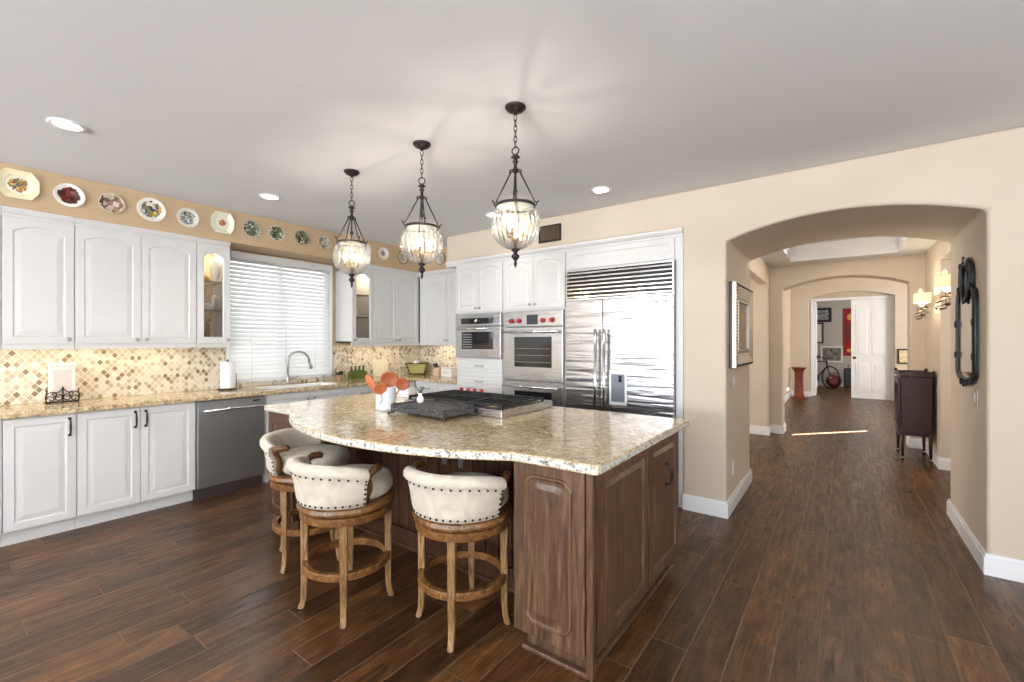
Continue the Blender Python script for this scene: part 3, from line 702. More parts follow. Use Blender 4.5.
def side_door(y0, y1, hasp):
    o = door_mb(y1 - y0, .76, t=.022, m=.062, field=.02, deep=.014).build('door', ISLW, isl); o.location = (-.831 - RXI, y0 - RYI, .105); o.rotation_euler = (0, 0, radians(90))
    if hasp: pull(o, (y1 - y0) * .52, -.022, .535, .115, True, BRONZE)
side_door(1.69, 2.295, False); side_door(2.305, 2.835, True)
for i in range(4):
    o = door_mb(.66, .76, m=.06, field=.025).build('door', ISLD, isl); o.location = (-.85 - i * .668 - RXI, 2.8405 - RYI, .105); o.rotation_euler = (0, 0, pi); pull(o, .6 if i % 2 else .06, -.02, .66, .115)
STL = plain('bracket_steel', (.3, .32, .36, 1), .35, .8)
for x in (-2.02, -1.88, -2.75):
    ip(MB().box(x - .02, 2.02, .62, x + .02, 2.0275, .871).box(x - .02, 1.60, .863, x + .02, 2.02, .871), 'support_bracket', STL)

# granite top with the curved seating side
arc = []
cx, hs, ap = -2.115, 1.0, .30; Rr = (hs * hs + ap * ap) / (2 * ap)
for i in range(41):
    x = -3.115 + 2.0 * i / 40; arc.append((x, 1.605 - (sqrt(Rr * Rr - (x - cx) ** 2) - (Rr - ap)) * 1.0))
poly = [(-.76, 2.88), (-3.52, 2.88), (-3.52, 1.61), (-3.14, 1.612)] + arc[:-1] + [(-1.13, 1.578), (-1.0, 1.588), (-.85, 1.592), (-.785, 1.594), (-.764, 1.604), (-.76, 1.63)]
o = MB().prism(poly, .8725, .914, 'z').build('countertop', [GRAN, GEDGE])
for p in o.data.polygons:
    if abs(p.normal.z) < .5: p.material_index = 1
b_ = o.modifiers.new('bevel', 'BEVEL'); b_.width = .007; b_.segments = 2; b_.limit_method = 'ANGLE'; b_.angle_limit = radians(50); b_.material = 0
tag(o, 'large speckled granite island top with a chiselled edge curving out over the bar stools', 'countertop')

# ---------------------------------------------------------------- bar stools
def make_stool(label, loc, rz):
    """rz = direction the back points to, in degrees; local +x is the back"""
    t = thing('bar_stool', label, 'bar stool', (*loc, 0), rz, 'swivel bar stools at the island')
    BR = MB().lathe([(.195, .51), (.232, .51), (.236, .53), (.232, .55), (.195, .55)], 48, smooth=False); BR.f.append(()) if 0 else None
    def ring(prof, n=48):
        m = MB(); P = prof + [prof[0]]; m.lathe(P, n, caps=False, smooth=False); return m
    ring([(.17, .488), (.228, .488), (.233, .495), (.233, .523), (.228, .529), (.17, .529)]).build('leg_frame', STOOLR, t)
    ring([(.12, .533), (.222, .533), (.243, .541), (.248, .554), (.243, .571), (.225, .58), (.12, .58)]).build('swivel_ring', STOOLR, t)
    MB().lathe([(.12, .529), (.12, .533)], 24).build('swivel_plate', BRONZE, t)
    ring([(.194, .217), (.218, .217), (.223, .223), (.223, .249), (.218, .255), (.194, .255)]).build('foot_ring', STOOLR, t)
    for k in range(4):
        T = RZ(90 * k)
        pts = [(.210, 0, .528), (.211, 0, .40), (.211, 0, .25), (.211, 0, .13), (.216, 0, .05), (.228, 0, .004)]
        m = MB().tube(pts, [.027, .026, .025, .023, .021, .024], 4, T=T @ Matrix.Identity(4))
        # turn the square section so a face looks outward
        c_ = Matrix.Identity(4)
        lg = MB().tube([(0, 0, p[2]) for p in pts], [.028, .026, .025, .023, .020, .022], 4)
        vs = []
        for (x, y, z) in lg.v:
            off = min(range(len(pts)), key=lambda i: abs(pts[i][2] - z)); v = RZ(45) @ Vector((x, y, 0)); vs.append(tuple(T @ Vector((v.x + pts[off][0], v.y, z))))
        lg.v = vs; lg.sm = [False] * len(lg.f); l_ = lg.build('leg', STOOLW, t, bevel=.004)
        MB().lathe([(.012, 0), (.014, .002), (.014, .006)], 12, T @ T_(.228, 0, 0)).build('glide', NICKEL, l_)
    MB().lathe([(.001, .581), (.19, .581), (.208, .592), (.222, .61), (.222, .645), (.208, .675), (.16, .69), (.001, .695)], 40, T_(-.022, 0, 0), caps=False).build('seat', SUEDE, t)
    # wrap-around back
    A = 72; n = 40
    def sec(a):
        e = abs(a) / A; dz = -.035 * e ** 3
        bo = .243; tp = .276
        return [(bo - .035, .581), (bo, .581), (bo + .008, .61), (bo + .018, .68), (tp - .003, .742 + dz), (tp + .006, .75 + dz), (tp + .015, .762 + dz), (tp + .015, .782 + dz), (tp + .005, .797 + dz), (tp - .014, .804 + dz), (tp - .033, .798 + dz), (tp - .042, .782 + dz), (tp - .042, .765 + dz), (bo - .02, .71 + dz * .5), (bo - .032, .64)]
    m = MB(); vs = []; fs = []; N = 15
    for i in range(n + 1):
        a = -A + 2 * A * i / n
        for (r, z) in sec(a): vs.append((r * cos(radians(a)), r * sin(radians(a)), z))
    for i in range(n):
        for k in range(N): q = (k + 1) % N; fs.append((i * N + k, i * N + q, (i + 1) * N + q, (i + 1) * N + k))
    m.add(vs, fs, True); m.add(vs[:N], [tuple(range(N))], False); m.add(vs[-N:], [tuple(range(N))], False)
    bk = m.build('backrest', SUEDE, t)
    # carved wooden arm ends
    for s_ in (-1, 1):
        a0 = s_ * (A + 2); P = []
        for (r, z, da) in ((.222, .59, 2), (.226, .62, 0), (.232, .655, 4), (.238, .69, 3), (.25, .72, 0), (.26, .742, 2), (.256, .757, 8), (.24, .758, 16), (.232, .75, 20)):
            a = radians(a0 + s_ * da); P.append((r * cos(a), r * sin(a), z))
        MB().tube(P, [.02, .02, .017, .015, .016, .018, .02, .02, .015], 10).build('arm', ARMW, t)
    # nailheads
    nh = MB().ball((0, 0, 0), .0062, 6).build('nailhead', BRONZE, bk)
    spots = []
    for i in range(17):
        a = -A + 2 + (2 * A - 4) * i / 16; dz = -.035 * (abs(a) / A) ** 3; spots.append((.2745, .742 + dz, a))
    for i in range(19): a = -A + 2 + (2 * A - 4) * i / 18; spots.append((.2465, .594, a))
    for s_ in (-1, 1):
        for j in range(5): z = .618 + j * .025; spots.append((.2475 + (z - .59) * .17, z, s_ * (A - 1.6)))
    for i, (r, z, a) in enumerate(spots):
        q = nh if i == 0 else nh.copy()
        if i: S.collection.objects.link(q); q.parent = bk
        q.location = (r * cos(radians(a)), r * sin(radians(a)), z)
    return t
STL_ = [((-1.53, 1.66), -61, -76, 'cream suede swivel stool nearest the wooden end panel, back turned to the camera'),
        ((-2.14, 1.41), -38, -85, 'middle cream suede stool, between the other two, showing one wooden arm and its seat'),
        ((-2.79, 1.57), -70, -154, 'cream suede stool farthest left, turned so the inside of its back shows')]
st = None
for (x, y), lg, bk_, lb in STL_:
    if st is None: q = st = make_stool(lb, (x, y), lg)
    else: q = dup(st, (x, y, 0), lg, lb)
    for c in q.children:
        if c.name.split('.')[0] in ('backrest', 'seat', 'swivel_ring', 'arm'): c.rotation_euler = (0, 0, radians(bk_ - lg))

# ---------------------------------------------------------------- pendants
def make_pendant(label, loc, rz=0):
    t = thing('pendant_lamp', label, 'pendant lamp', (*loc, CZ), rz, 'pendant lamps over the island')
    MB().lathe([(.056, 0), (.056, -.008), (.05, -.013), (.044, -.02), (.03, -.028), (.012, -.032), (.008, -.042), (.001, -.043)], 32, caps=False).build('canopy', BRONZE, t)
    z = -.04; i = 0
    lk = None
    while z > -.205:
        pts = [(.0085 * cos(a), 0, -.019 + .019 * 1.0 * sin(a)) for a in [2 * pi * k / 12 for k in range(12)]]
        if lk is None: lk = q = MB().tube(pts, .0024, 6, True).build('chain_link', BRONZE, t)
        else: q = lk.copy(); S.collection.objects.link(q); q.parent = t
        q.location = (0, 0, z); q.rotation_euler = (0, 0, (i % 2) * pi / 2); z -= .0285; i += 1
    MB().tube([(.02 * cos(a), 0, -.235 + .02 * sin(a)) for a in [2 * pi * k / 16 for k in range(16)]], .0036, 6, True).build('hook', BRONZE, t)
    MB().lathe([(.001, -.252), (.012, -.256), (.02, -.266), (.026, -.27), (.012, -.276), (.01, -.286), (.017, -.294), (.01, -.304), (.009, -.32), (.014, -.335), (.02, -.345), (.012, -.352), (.006, -.36), (.005, -.44), (.011, -.447), (.013, -.456), (.009, -.464), (.005, -.47), (.005, -.60), (.001, -.601)], 16, caps=False).build('stem', BRONZE, t)
    rr = .104; zr = -.532
    for k in range(4):
        a = radians(90 * k + 20); ca, sa = cos(a), sin(a)
        m = MB().tube([(.012 * ca, .012 * sa, -.335), (.03 * ca, .03 * sa, -.338), (.032 * ca, .032 * sa, -.35), (.024 * ca, .024 * sa, -.352)], .0035, 6)
        m.tube([(.022 * ca, .022 * sa, -.345), (rr * ca * .98, rr * sa * .98, -.505)], .0042, 6)
        m.tube([((rr + dx) * ca, (rr + dx) * sa, dz) for dx, dz in ((-.004, -.503), (.006, -.512), (.018, -.508), (.02, -.498), (.013, -.50))], .0038, 6)
        m.tube([((rr + dx) * ca, (rr + dx) * sa, dz) for dx, dz in ((.012, -.510), (.008, -.525), (.0, zr))], .0038, 6)
        m.build('arm', BRONZE, t)
    MB().lathe([(rr - .003, zr - .007), (rr + .004, zr - .007), (rr + .004, zr + .007), (rr - .003, zr + .007), (rr - .003, zr - .007)], 40, caps=False).build('ring', BRONZE, t)
    # ribbed globe with an open neck
    zc = -.633; R = .132; prof = [(.104, zr + .016), (.103, zr + .012), (.097, zr + .002)]
    for j in range(25):
        a = radians(43) - j * radians(131) / 24
        prof.append((max(.006, R * cos(a)), zc + R * sin(a)))
    MB().lathe(prof, 176, caps=False, rib=26, amp=.009).build('globe', GLOBE, t)
    MB().lathe([(.001, -.757), (.022, -.76), (.024, -.768), (.012, -.775), (.011, -.785), (.021, -.795), (.022, -.805), (.011, -.818), (.006, -.828), (.010, -.838), (.006, -.85), (.001, -.862)], 16, caps=False).build('finial', BRONZE, t)
    cl = MB().lathe([(.001, -.60), (.008, -.60), (.008, -.69), (.018, -.70), (.02, -.715), (.01, -.725), (.008, -.76), (.001, -.76)], 12, caps=False).build('candle_cluster', BRASS, t)
    for k in range(3):
        a = radians(120 * k + 30); ca, sa = cos(a), sin(a)
        m = MB().tube([(.012 * ca, .012 * sa, -.71), (.03 * ca, .03 * sa, -.722), (.043 * ca, .043 * sa, -.71), (.045 * ca, .045 * sa, -.69)], .004, 6)
        m.lathe([(.008, 0), (.017, .006), (.017, .009), (.009, .01), (.009, .035), (.001, .036)], 12, T_(.045 * ca, .045 * sa, -.692)); m.build('candle_socket', BRASS, cl)
        MB().lathe([(.004, 0), (.011, .012), (.012, .022), (.007, .038), (.001, .05)], 12, T_(.045 * ca, .045 * sa, -.657), caps=False).build('bulb', BULB, cl)
    return t
BRASS = plain('aged_brass', (.42, .30, .16, 1), .35, .9, .1)
PD = [(-1.404, 1.935, 'bronze pendant with ribbed glass globe, nearest of the three and hanging before the ovens'), (-2.145, 1.945, 'bronze pendant with ribbed glass globe, middle of the three over the island'),
      (-2.912, 1.955, 'bronze pendant with ribbed glass globe, farthest of the three, beside the sink window')]
pd = None
for i, (x, y, lb) in enumerate(PD):
    pd = make_pendant(lb, (x, y), 12) if pd is None else pd
    if i: dup(pd, (x, y, CZ), 12 + 25 * i, lb)
    for k in range(3):
        a = radians(120 * k + 30 + 12 + 25 * i)
        light('pendant_bulb_light', 'POINT', (x + .045 * cos(a), y + .045 * sin(a), CZ - .594), 1.3, (1, .88, .74), shadow_soft_size=.006)

# ================================================================ THINGS ON THE ISLAND
# rangetop
t = thing('cooktop', 'stainless gas rangetop with black grates and red knobs set on the island', 'cooktop', (-2.165, 2.515, .9145))
hx, hy = .455, .305
box(-hx, -hy, 0, hx, hy, .05).build('body', STEEL, t, bevel=.004)
box(-hx + .015, -hy + .02, .0502, hx - .015, hy - .09, .0525).build('burner_tray', BLACK, t)
for i in range(3):
    x0 = -hx + .02 + i * .294; m = MB()
    for y in (-hy + .03, -.03, hy - .1): m.box(x0, y - .006, .068, x0 + .278, y + .006, .08)
    for x in (0, .07, .139, .208, .278): m.box(x0 + x - .006, -hy + .03, .068, x0 + x + .006, hy - .1, .08)
    for x in (0, .278):
        for y in (-hy + .03, hy - .1): m.box(x0 + x - .008, y - .008, .052, x0 + x + .008, y + .008, .08)
    m.build('grate', IRONB, t, bevel=.002)
    for y in (-.17, .09):
        b = MB().lathe([(.05, .052), (.05, .058), (.036, .06), (.034, .066), (.001, .067)], 20, T_(x0 + .139, y, 0), caps=False).build('burner', BRASS, t)
for i in range(4):
    k_ = MB().lathe([(.019, .05), (.018, .056), (.016, .078), (.012, .081), (.001, .081)], 16, T_(-.42 + i * .075, hy - .035, .012), caps=False).build('knob', REDK, t); k_['label'] = 'red control knob'
# dark embossed tray on little feet
def m_emb():
    g = G('embossed_pewter'); v = g.n('TexVoronoi'); g.link(g.mp(), v.inputs['Vector']); v.inputs['Scale'].default_value = 75
    g.bump(v.outputs['Distance'], .9, .01); return g.set(g.ramp(v.outputs['Distance'], [(.1, (.16, .155, .16)), (.6, (.045, .043, .048))]), .42, .5)
EMB = m_emb()
t = thing('footed_tray', 'dark embossed rectangular metal tray on four small feet in front of the cooktop', 'tray', (-2.165, 2.05, .9145))
m = MB().prism([(-.235, -.13), (.235, -.13), (.235, .13), (-.235, .13)], .058, .063, 'z'); m.build('tray_top', EMB, t)
m = MB()
for (x0, y0, x1, y1) in ((-.245, -.14, .245, -.128), (-.245, .128, .245, .14), (-.245, -.128, -.233, .128), (.233, -.128, .245, .128)): m.box(x0, y0, .022, x1, y1, .07)
m.build('rim', EMB, t, bevel=.004)
for sx in (-1, 1):
    for sy in (-1, 1):
        MB().tube([(sx * .222, sy * .118, .035), (sx * .235, sy * .131, .018), (sx * .252, sy * .144, .009), (sx * .262, sy * .150, .0085)], [.016, .011, .007, .008], 8).build('foot', EMB, t)
# small white vase with sprigs standing on the tray
t = thing('bud_vase', 'small white vase with grey-green sprigs standing on the dark tray', 'vase', (-2.32, 2.09, .978))
MB().lathe([(.016, 0), (.022, .006), (.026, .02), (.022, .036), (.012, .05), (.012, .058), (.016, .066)], 20).build('body', PORC, t)
LEAFG = plain('grey_green_leaf', srgb(108, 112, 98), .6, 0, .2); STEMG = plain('stem', srgb(80, 84, 60), .6)
def leaf(m, p, d, L, wd, up=Vector((0, 0, 1))):
    p = Vector(p); d = Vector(d).normalized(); s_ = d.cross(up)
    if s_.length < .01: s_ = Vector((1, 0, 0))
    s_.normalize(); n_ = s_.cross(d)
    vs = [p, p + d * L * .35 + s_ * wd + n_ * L * .04, p + d * L, p + d * L * .35 - s_ * wd + n_ * L * .04, p + d * L * .5 - n_ * L * .03]
    m.add([tuple(v) for v in vs], [(0, 1, 4), (1, 2, 4), (2, 3, 4), (3, 0, 4)], True)
m = MB(); ms = MB()
for i in range(9):
    a = i * 2.4; d = Vector((cos(a) * .45, sin(a) * .45, 1)); e = Vector((0, 0, .05)) + d * .05
    ms.tube([(0, 0, .05), tuple(e)], .0011, 4)
    for j in range(4): leaf(m, e - d * .012 * j, (cos(a + j * 1.7), sin(a + j * 1.7), .6), .018, .006)
ms.build('stems', STEMG, t); m.build('leaves', LEAFG, t)
# white crock with terracotta-orange utensils
t = thing('utensil_crock', 'tall white ceramic crock with a small dark swirl, left end of the dark tray', 'crock', (-2.60, 2.02, .9145))
MB().lathe([(.001, 0), (.06, 0), (.066, .005), (.069, .02), (.0695, .15), (.074, .158), (.074, .165), (.066, .165), (.063, .155), (.063, .01), (.001, .01)], 36, caps=False).build('body', plain('white_crock_glaze', srgb(232, 236, 242), .15, 0, .01), t)
INK = plain('dark_blue_ink', srgb(42, 46, 74), .4)
pts = [(.07 * cos(a), .07 * sin(a), z) for a, z in [(radians(-75 + 16 * sin(u * 2.6)), .045 + .06 * u) for u in [k / 12 for k in range(13)]]]
m = MB().tube(pts, .0028, 6)
m.build('swirl_mark', INK, t)
ORG = plain('terracotta_orange', srgb(188, 106, 62), .6, 0, .12); ORD = plain('copper_orange', srgb(156, 80, 42), .5, 0, .15)
specs = [((-.02, -.01), (-.62, -.2), .03, .036, 1.9, 'long flat terracotta spatula leaning left out of the white crock', 'spatula', ORG),
         ((.01, 0), (.10, .05), .02, .064, .95, 'broad round copper-orange spoon upright in the white crock', 'spoon', ORD),
         ((.03, .02), (.40, .40), .02, .05, .95, 'round copper-orange spoon leaning right in the white crock', 'spoon', ORD),
         ((.005, -.03), (.25, -.45), -.12, .048, .9, 'short terracotta scoop leaning forward over the rim of the white crock', 'scoop', ORG)]
for (ox, oy), (dx, dy), L, R, el, lb, ct, mt in specs:
    s_ = thing(ct, lb, ct, (-2.60 + ox * .6, 2.02 + oy * .6, .93)); d = Vector((dx, dy, 1)).normalized(); nn_ = Vector((.78, -.62, 0)); nn_ = (nn_ - d * nn_.dot(d)).normalized(); xx_ = nn_.cross(d); q = Matrix((xx_, nn_, d)).transposed().to_4x4()
    MB().tube([(0, 0, 0), (0, 0, .15), (0, 0, .14 + L * .2)], [.005, .006, .007], 8, T=q).build('handle', ORG, s_)
    vs = []; fs = []; n = 18; zc = .14 + L * .2 + R * el * .9
    for ring_ in range(6):
        f_ = ring_ / 5
        for k in range(n):
            a = 2 * pi * k / n; vs.append((R * f_ * cos(a) * (1 if el < 1.5 else .7), -.25 * R * (1 - f_ * f_) * 1.0, zc + R * el * f_ * sin(a) * .95))
    for j in range(5):
        for k in range(n): fs.append((j * n + k, j * n + (k + 1) % n, (j + 1) * n + (k + 1) % n, (j + 1) * n + k))
    # turn the bowl to face the camera
    T = q
    o = MB().add(vs, fs, True, T).build('bowl', mt, s_); sd = o.modifiers.new('solid', 'SOLIDIFY'); sd.thickness = .005
# white covered dish behind the crock
t = thing('butter_dish', 'low white rectangular covered dish between the crock and the tray', 'dish', (-3.1, 2.62, .9145), 0)
box(-.1, -.06, 0, .1, .06, .014).build('plate', PORC, t, bevel=.005)
box(-.085, -.048, .0145, .085, .048, .078).build('lid', PORC, t, bevel=.012)

# ================================================================ THINGS ON THE WORKTOP
ZT = .9145
IR = plain('rusty_iron', srgb(58, 40, 28), .5, .5, .3)
t = thing('plaque_stand', 'dark scrolled iron stand holding the white plaque on the left worktop', 'stand', (-4.97, .735, ZT), 90)
m = MB().box(-.095, -.03, .0, .095, -.024, .012).box(-.095, .03, 0, .095, .036, .01)
for s_ in (-1, 1):
    m.tube([(s_ * .09, -.03, 0), (s_ * .095, -.03, .05), (s_ * .088, -.03, .09), (s_ * .095, -.03, .105)], .005, 6)
    m.tube([(s_ * .09, -.03, .008), (s_ * .09, .03, .006)], .004, 6)
m.build('frame', IR, t)
def spiral(m, cx, cz, r, a0, turns, s_, y=-.03):
    m.tube([(cx + s_ * r * (1 - .75 * u) * cos(a0 + turns * 2 * pi * u), y, cz + r * (1 - .75 * u) * sin(a0 + turns * 2 * pi * u)) for u in [k / 18 for k in range(19)]], [.0048 - .0015 * k / 18 for k in range(19)], 6)
m = MB()
for s_ in (-1, 1):
    spiral(m, s_ * .066, .032, .025, 0, 1.1, s_); spiral(m, s_ * .027, .04, .028, 1.6, 1.2, s_); spiral(m, s_ * .05, .068, .018, -1.5, 1.1, -s_)
    m.tube([(s_ * .09, -.03, .075), (s_ * .06, -.03, .088), (s_ * .03, -.03, .08), (0, -.03, .11)], .004, 6)
m.lathe([(.001, 0), (.008, .01), (.004, .02), (.001, .032)], 8, T_(0, -.03, .1)); m.tube([(0, -.03, .01), (0, -.03, .1)], .005, 6)
m.build('scrollwork', IR, t)
t = thing('plaque', 'white rectangular ceramic plaque standing in the dark iron scroll stand', 'plaque', (-4.97, .735, ZT + .0125), 90)
box(-.074, -.018, 0, .074, .022, .29).build('frame', PORC, t, bevel=.006)
box(-.052, -.0205, .03, .052, -.0185, .245).build('inset_panel', plain('pale_pink_glaze', srgb(226, 212, 206), .35), t)
box(-.078, -.024, .272, .078, .028, .298).build('lip', PORC, t, bevel=.006)

t = thing('paper_towel_holder', 'dark paper towel holder left of the sink window', 'paper towel holder', (-4.93, 1.905, ZT))
MB().lathe([(.001, 0), (.085, 0), (.085, .006), (.07, .014), (.02, .016), (.006, .02), (.006, .285), (.011, .29), (.008, .30), (.001, .303)], 30, caps=False).build('base', IR, t)
MB().tube([(0, .08, .012), (0, .082, .13), (0, .080, .16)], .003, 6).build('tear_bar', IR, t)
m = MB().lathe([(.018, .018), (.062, .018), (.063, .021), (.063, .275), (.062, .278), (.018, .278)], 32, caps=False)
tag(m.build('paper_towel_roll', plain('white_paper', srgb(244, 244, 246), .9, 0, .01), None, loc=(-4.93, 1.905, ZT)), 'white paper towel roll standing on its holder', 'paper towel')

t = thing('potted_plant', 'small dark-leaved potted plant at the right end of the sink window', 'plant', (-5.01, 3.19, ZT))
MB().lathe([(.001, 0), (.028, 0), (.038, .055), (.041, .056), (.041, .066), (.036, .066), (.034, .055), (.001, .05)], 20, caps=False).build('pot', plain('dusty_pink_clay', srgb(190, 156, 138), .7), t)
m = MB()
for i in range(46):
    a = i * 2.4; e = .2 + (i % 7) * .16; d = Vector((cos(a), sin(a), e)); leaf(m, Vector((0, 0, .055)) + d * .018, d, .045 + .012 * (i % 3), .013)
m.build('leaves', plain('dark_leaf', srgb(38, 46, 32), .5, 0, .3), t)

GRN = plain('green_crate', srgb(88, 98, 44), .5, 0, .15); GGL = plain('green_bottle_glass', srgb(74, 88, 40), .15, 0, .2)
t = thing('bottle_crate', 'low green crate of bottles against the tiles right of the window', 'crate', (-5.0, 3.44, ZT), 90)
m = MB().box(-.115, -.035, 0, .115, .035, .006)
m.box(-.115, -.035, .006, .115, -.031, .095).box(-.115, .031, .006, .115, .035, .095).box(-.115, -.031, .006, -.111, .031, .095).box(.111, -.031, .006, .115, .031, .095)
m.build('box', GRN, t); m = MB()
for x in (-.058, 0, .058): m.box(x - .002, -.031, .006, x + .002, .031, .085)
m.build('divider', GRN, t)
bt = None
for i in range(4):
    lb = ['first green bottle in the crate, on the window side', 'second green bottle in the crate from the window', 'third green bottle in the crate from the window', 'fourth green bottle in the crate, farthest from the window'][i]
    loc = (-5.0, 3.354 + .0575 * i, ZT + .0065)
    if bt is None:
        bt = thing('bottle', lb, 'bottle', loc, 0, 'green bottles in the crate')
        MB().lathe([(.001, 0), (.023, 0), (.024, .01), (.024, .085), (.012, .112), (.010, .14), (.012, .142), (.001, .143)], 16, caps=False).build('body', GGL, bt)
        MB().lathe([(.0115, .1432), (.0115, .158), (.001, .16)], 12, caps=False).build('stopper', BRONZE, bt)
    else: dup(bt, loc, 0, lb)

t = thing('cutting_board', 'plain cream cutting board leaning on the tiles behind the crock', 'cutting board', (-5.03, 3.84, ZT), 90)
box(-.13, -.009, 0, .13, .009, .235).build('board', plain('cream_board', srgb(228, 216, 188), .5, 0, .04), t, bevel=.008).rotation_euler = (radians(-11), 0, 0)

t = thing('basket', 'flared yellow-green basket in a dark frame in the worktop corner', 'basket', (-4.93, 4.38, ZT), 45)
m = MB(); vs = []
for (hx_, hy_, z) in ((.095, .065, .012), (.105, .072, .06), (.122, .085, .12), (.145, .1, .165), (.14, .095, .165), (.115, .08, .12), (.098, .066, .06), (.088, .06, .018)):
    vs += [(-hx_, -hy_, z), (hx_, -hy_, z), (hx_, hy_, z), (-hx_, hy_, z)]
fs = [(j * 4 + k, j * 4 + (k + 1) % 4, (j + 1) * 4 + (k + 1) % 4, (j + 1) * 4 + k) for j in range(7) for k in range(4)] + [(0, 3, 2, 1), (28, 29, 30, 31)]
def m_wick():
    g = G('woven_olive_straw'); X = g.xyz(); a = g.M('SINE', g.M('MULTIPLY', X[2], 500)); b = g.M('SINE', g.M('MULTIPLY', X[0], 400)); h = g.M('MULTIPLY', a, b)
    g.bump(h, .5, .005); return g.set(g.ramp(g.M('MULTIPLY_ADD', h, .5, .5), [(0, srgb(150, 138, 76)), (1, srgb(196, 186, 120))]), .6)
m.add(vs, fs).build('body', m_wick(), t); m = MB()
for sx in (-1, 1):
    for sy in (-1, 1): m.tube([(sx * .1, sy * .07, .006), (sx * .112, sy * .08, .06), (sx * .13, sy * .092, .12), (sx * .155, sy * .108, .172)], .006, 6)
for (hx_, hy_, z) in ((.106, .076, .02), (.152, .106, .166)): m.tube([(-hx_, -hy_, z), (hx_, -hy_, z), (hx_, hy_, z), (-hx_, hy_, z)], .005, 6, True)
m.build('frame', IR, t)
m = MB()
for i in range(7): m.ball((random.uniform(-.05, .05), random.uniform(-.03, .03), .155 + random.uniform(0, .03)), .035, 8, (1, .9, .8))
tag(m.build('napkin', plain('white_cloth', srgb(240, 238, 232), .9), None, loc=(-4.93, 4.38, ZT)), 'crumpled white napkins heaped on top of the corner basket', 'napkin')

t = thing('knife_block', 'pale wooden knife block between the basket and the white box', 'knife block', (-4.60, 4.47, ZT), 15)
m = MB().prism([(-.055, 0), (.05, 0), (.06, .06), (-.01, .135), (-.065, .09)], -.045, .045, 'x'); m.build('block', m_wood('pale_wood', [srgb(190, 160, 130), srgb(210, 184, 156), srgb(222, 200, 176)]), t, bevel=.004)
kn_l = ['first knife in the block, standing at its left', 'second knife in the block from its left', 'third knife in the block from its left', 'fourth knife in the block, standing at its right']
for i in range(4):
    x = -.03 + .02 * i; T = RZ(15); p = T @ Vector((x, -.02, .10)); kk = thing('kitchen_knife', kn_l[i], 'knife', (-4.60 + p.x, 4.47 + p.y, ZT + p.z), 15, 'knives in the block')
    MB().tube([(0, .022, -.028), (0, -.0, .0), (0, -.028, .034), (0, -.05 - .004 * i, .062 + .004 * i)], [.006, .0085, .008, .009], 8, flat=.7).build('handle', BLACK, kk)
    MB().lathe([(.0088, 0), (.0088, .004)], 8, T_(0, -.001, .001) @ RX(40)).build('bolster', CHROME, kk)
t = thing('bread_box', 'white square kitchen box beside the tall oven cabinet', 'box', (-4.30, 4.40, ZT), 0)
box(-.1, -.07, 0, .1, .07, .115).build('body', PORC, t, bevel=.01); box(-.102, -.072, .118, .102, .072, .132).build('lid', PORC, t, bevel=.005); box(-.06, -.0725, .04, .06, -.0705, .08).build('front_panel', plain('pale_grey', srgb(214, 214, 214), .5), t)

# ---------------------------------------------------------------- china in the glass cabinets
def shelf(y, z, w): return box(-5.085, y, z - .006, -4.79, y + w, z)
SHG = m_glass('shelf_glass', milky=.08)
for y, w, zs in ((1.602, .235, (1.965, 1.697)), (3.215, .27, (1.975, 1.697))):
    par = [o for o in bpy.data.objects if o.name.startswith('upper_cabinet') and abs(o.location.y - (1.582 if y < 2 else 3.195)) < .01][0]
    for z in zs:
        o = box(.02, .03, z - 1.378 - .009, .02 + w, .318, z - 1.378).build('shelf', SHG, par)
        box(.02, .028, z - 1.378 - .0095, .02 + w, .0299, z - 1.378 + .0005).build('shelf_edge', plain('shelf_edge', srgb(96, 78, 60), .4), o)
def item(name, cat, label, y, z, prof, mat, x=-4.9, sc=(1, 1, 1)):
    o = MB().lathe(prof, 24, Matrix.Diagonal((*sc, 1)), caps=False).build(name, mat, None, loc=(x, y, z)); return tag(o, label, cat)
MUST = plain('mustard_glaze', srgb(206, 156, 70), .3, 0, .08)
item('vase', 'vase', 'large white egg-shaped vase on the top shelf of the left glass cabinet', 1.775, 1.9655, [(.001, 0), (.018, 0), (.026, .03), (.04, .09), (.046, .15), (.047, .20), (.045, .21), (.001, .2)], PORC, -4.87)
item('bowl', 'bowl', 'mustard yellow bowl on the top shelf of the left glass cabinet', 1.672, 1.9655, [(.001, 0), (.04, 0), (.046, .02), (.04, .045), (.02, .062), (.015, .06), (.001, .05)], MUST, -4.86)
item('bottle', 'bottle', 'tall grey patterned bottle behind the mustard bowl in the left glass cabinet', 1.68, 1.9655, [(.001, 0), (.022, 0), (.02, .1), (.012, .16), (.012, .2), (.001, .2)], plain('patterned_grey', srgb(170, 162, 150), .4, 0, .4, 80), -4.99)
def bird(name, label, x, y, z, s_, mat, cat='figurine', neck=1):
    t = thing(name, label, cat, (x, y, z), 90); m = MB()
    m.tube([(-.045 * s_, 0, .03 * s_), (-.02 * s_, 0, .034 * s_), (.01 * s_, 0, .032 * s_), (.035 * s_, 0, .04 * s_), (.045 * s_, 0, .06 * s_ * neck), (.04 * s_, 0, .085 * s_ * neck), (.052 * s_, 0, .10 * s_ * neck), (.07 * s_, 0, .092 * s_ * neck)], [.006 * s_, .026 * s_, .033 * s_, .024 * s_, .012 * s_, .01 * s_, .013 * s_, .003 * s_], 12)
    m.build('body', mat, t)
    MB().lathe([(.001, 0), (.022 * s_, 0), (.02 * s_, .006 * s_), (.001, .007 * s_)], 14, caps=False).build('base', mat, t)
    w_ = MB(); 
    for sy in (-1, 1): leaf(w_, (.03 * s_, sy * .026 * s_, .04 * s_), (-1, sy * .2, .35), .075 * s_, .018 * s_)
    w_.build('wing', mat, t)
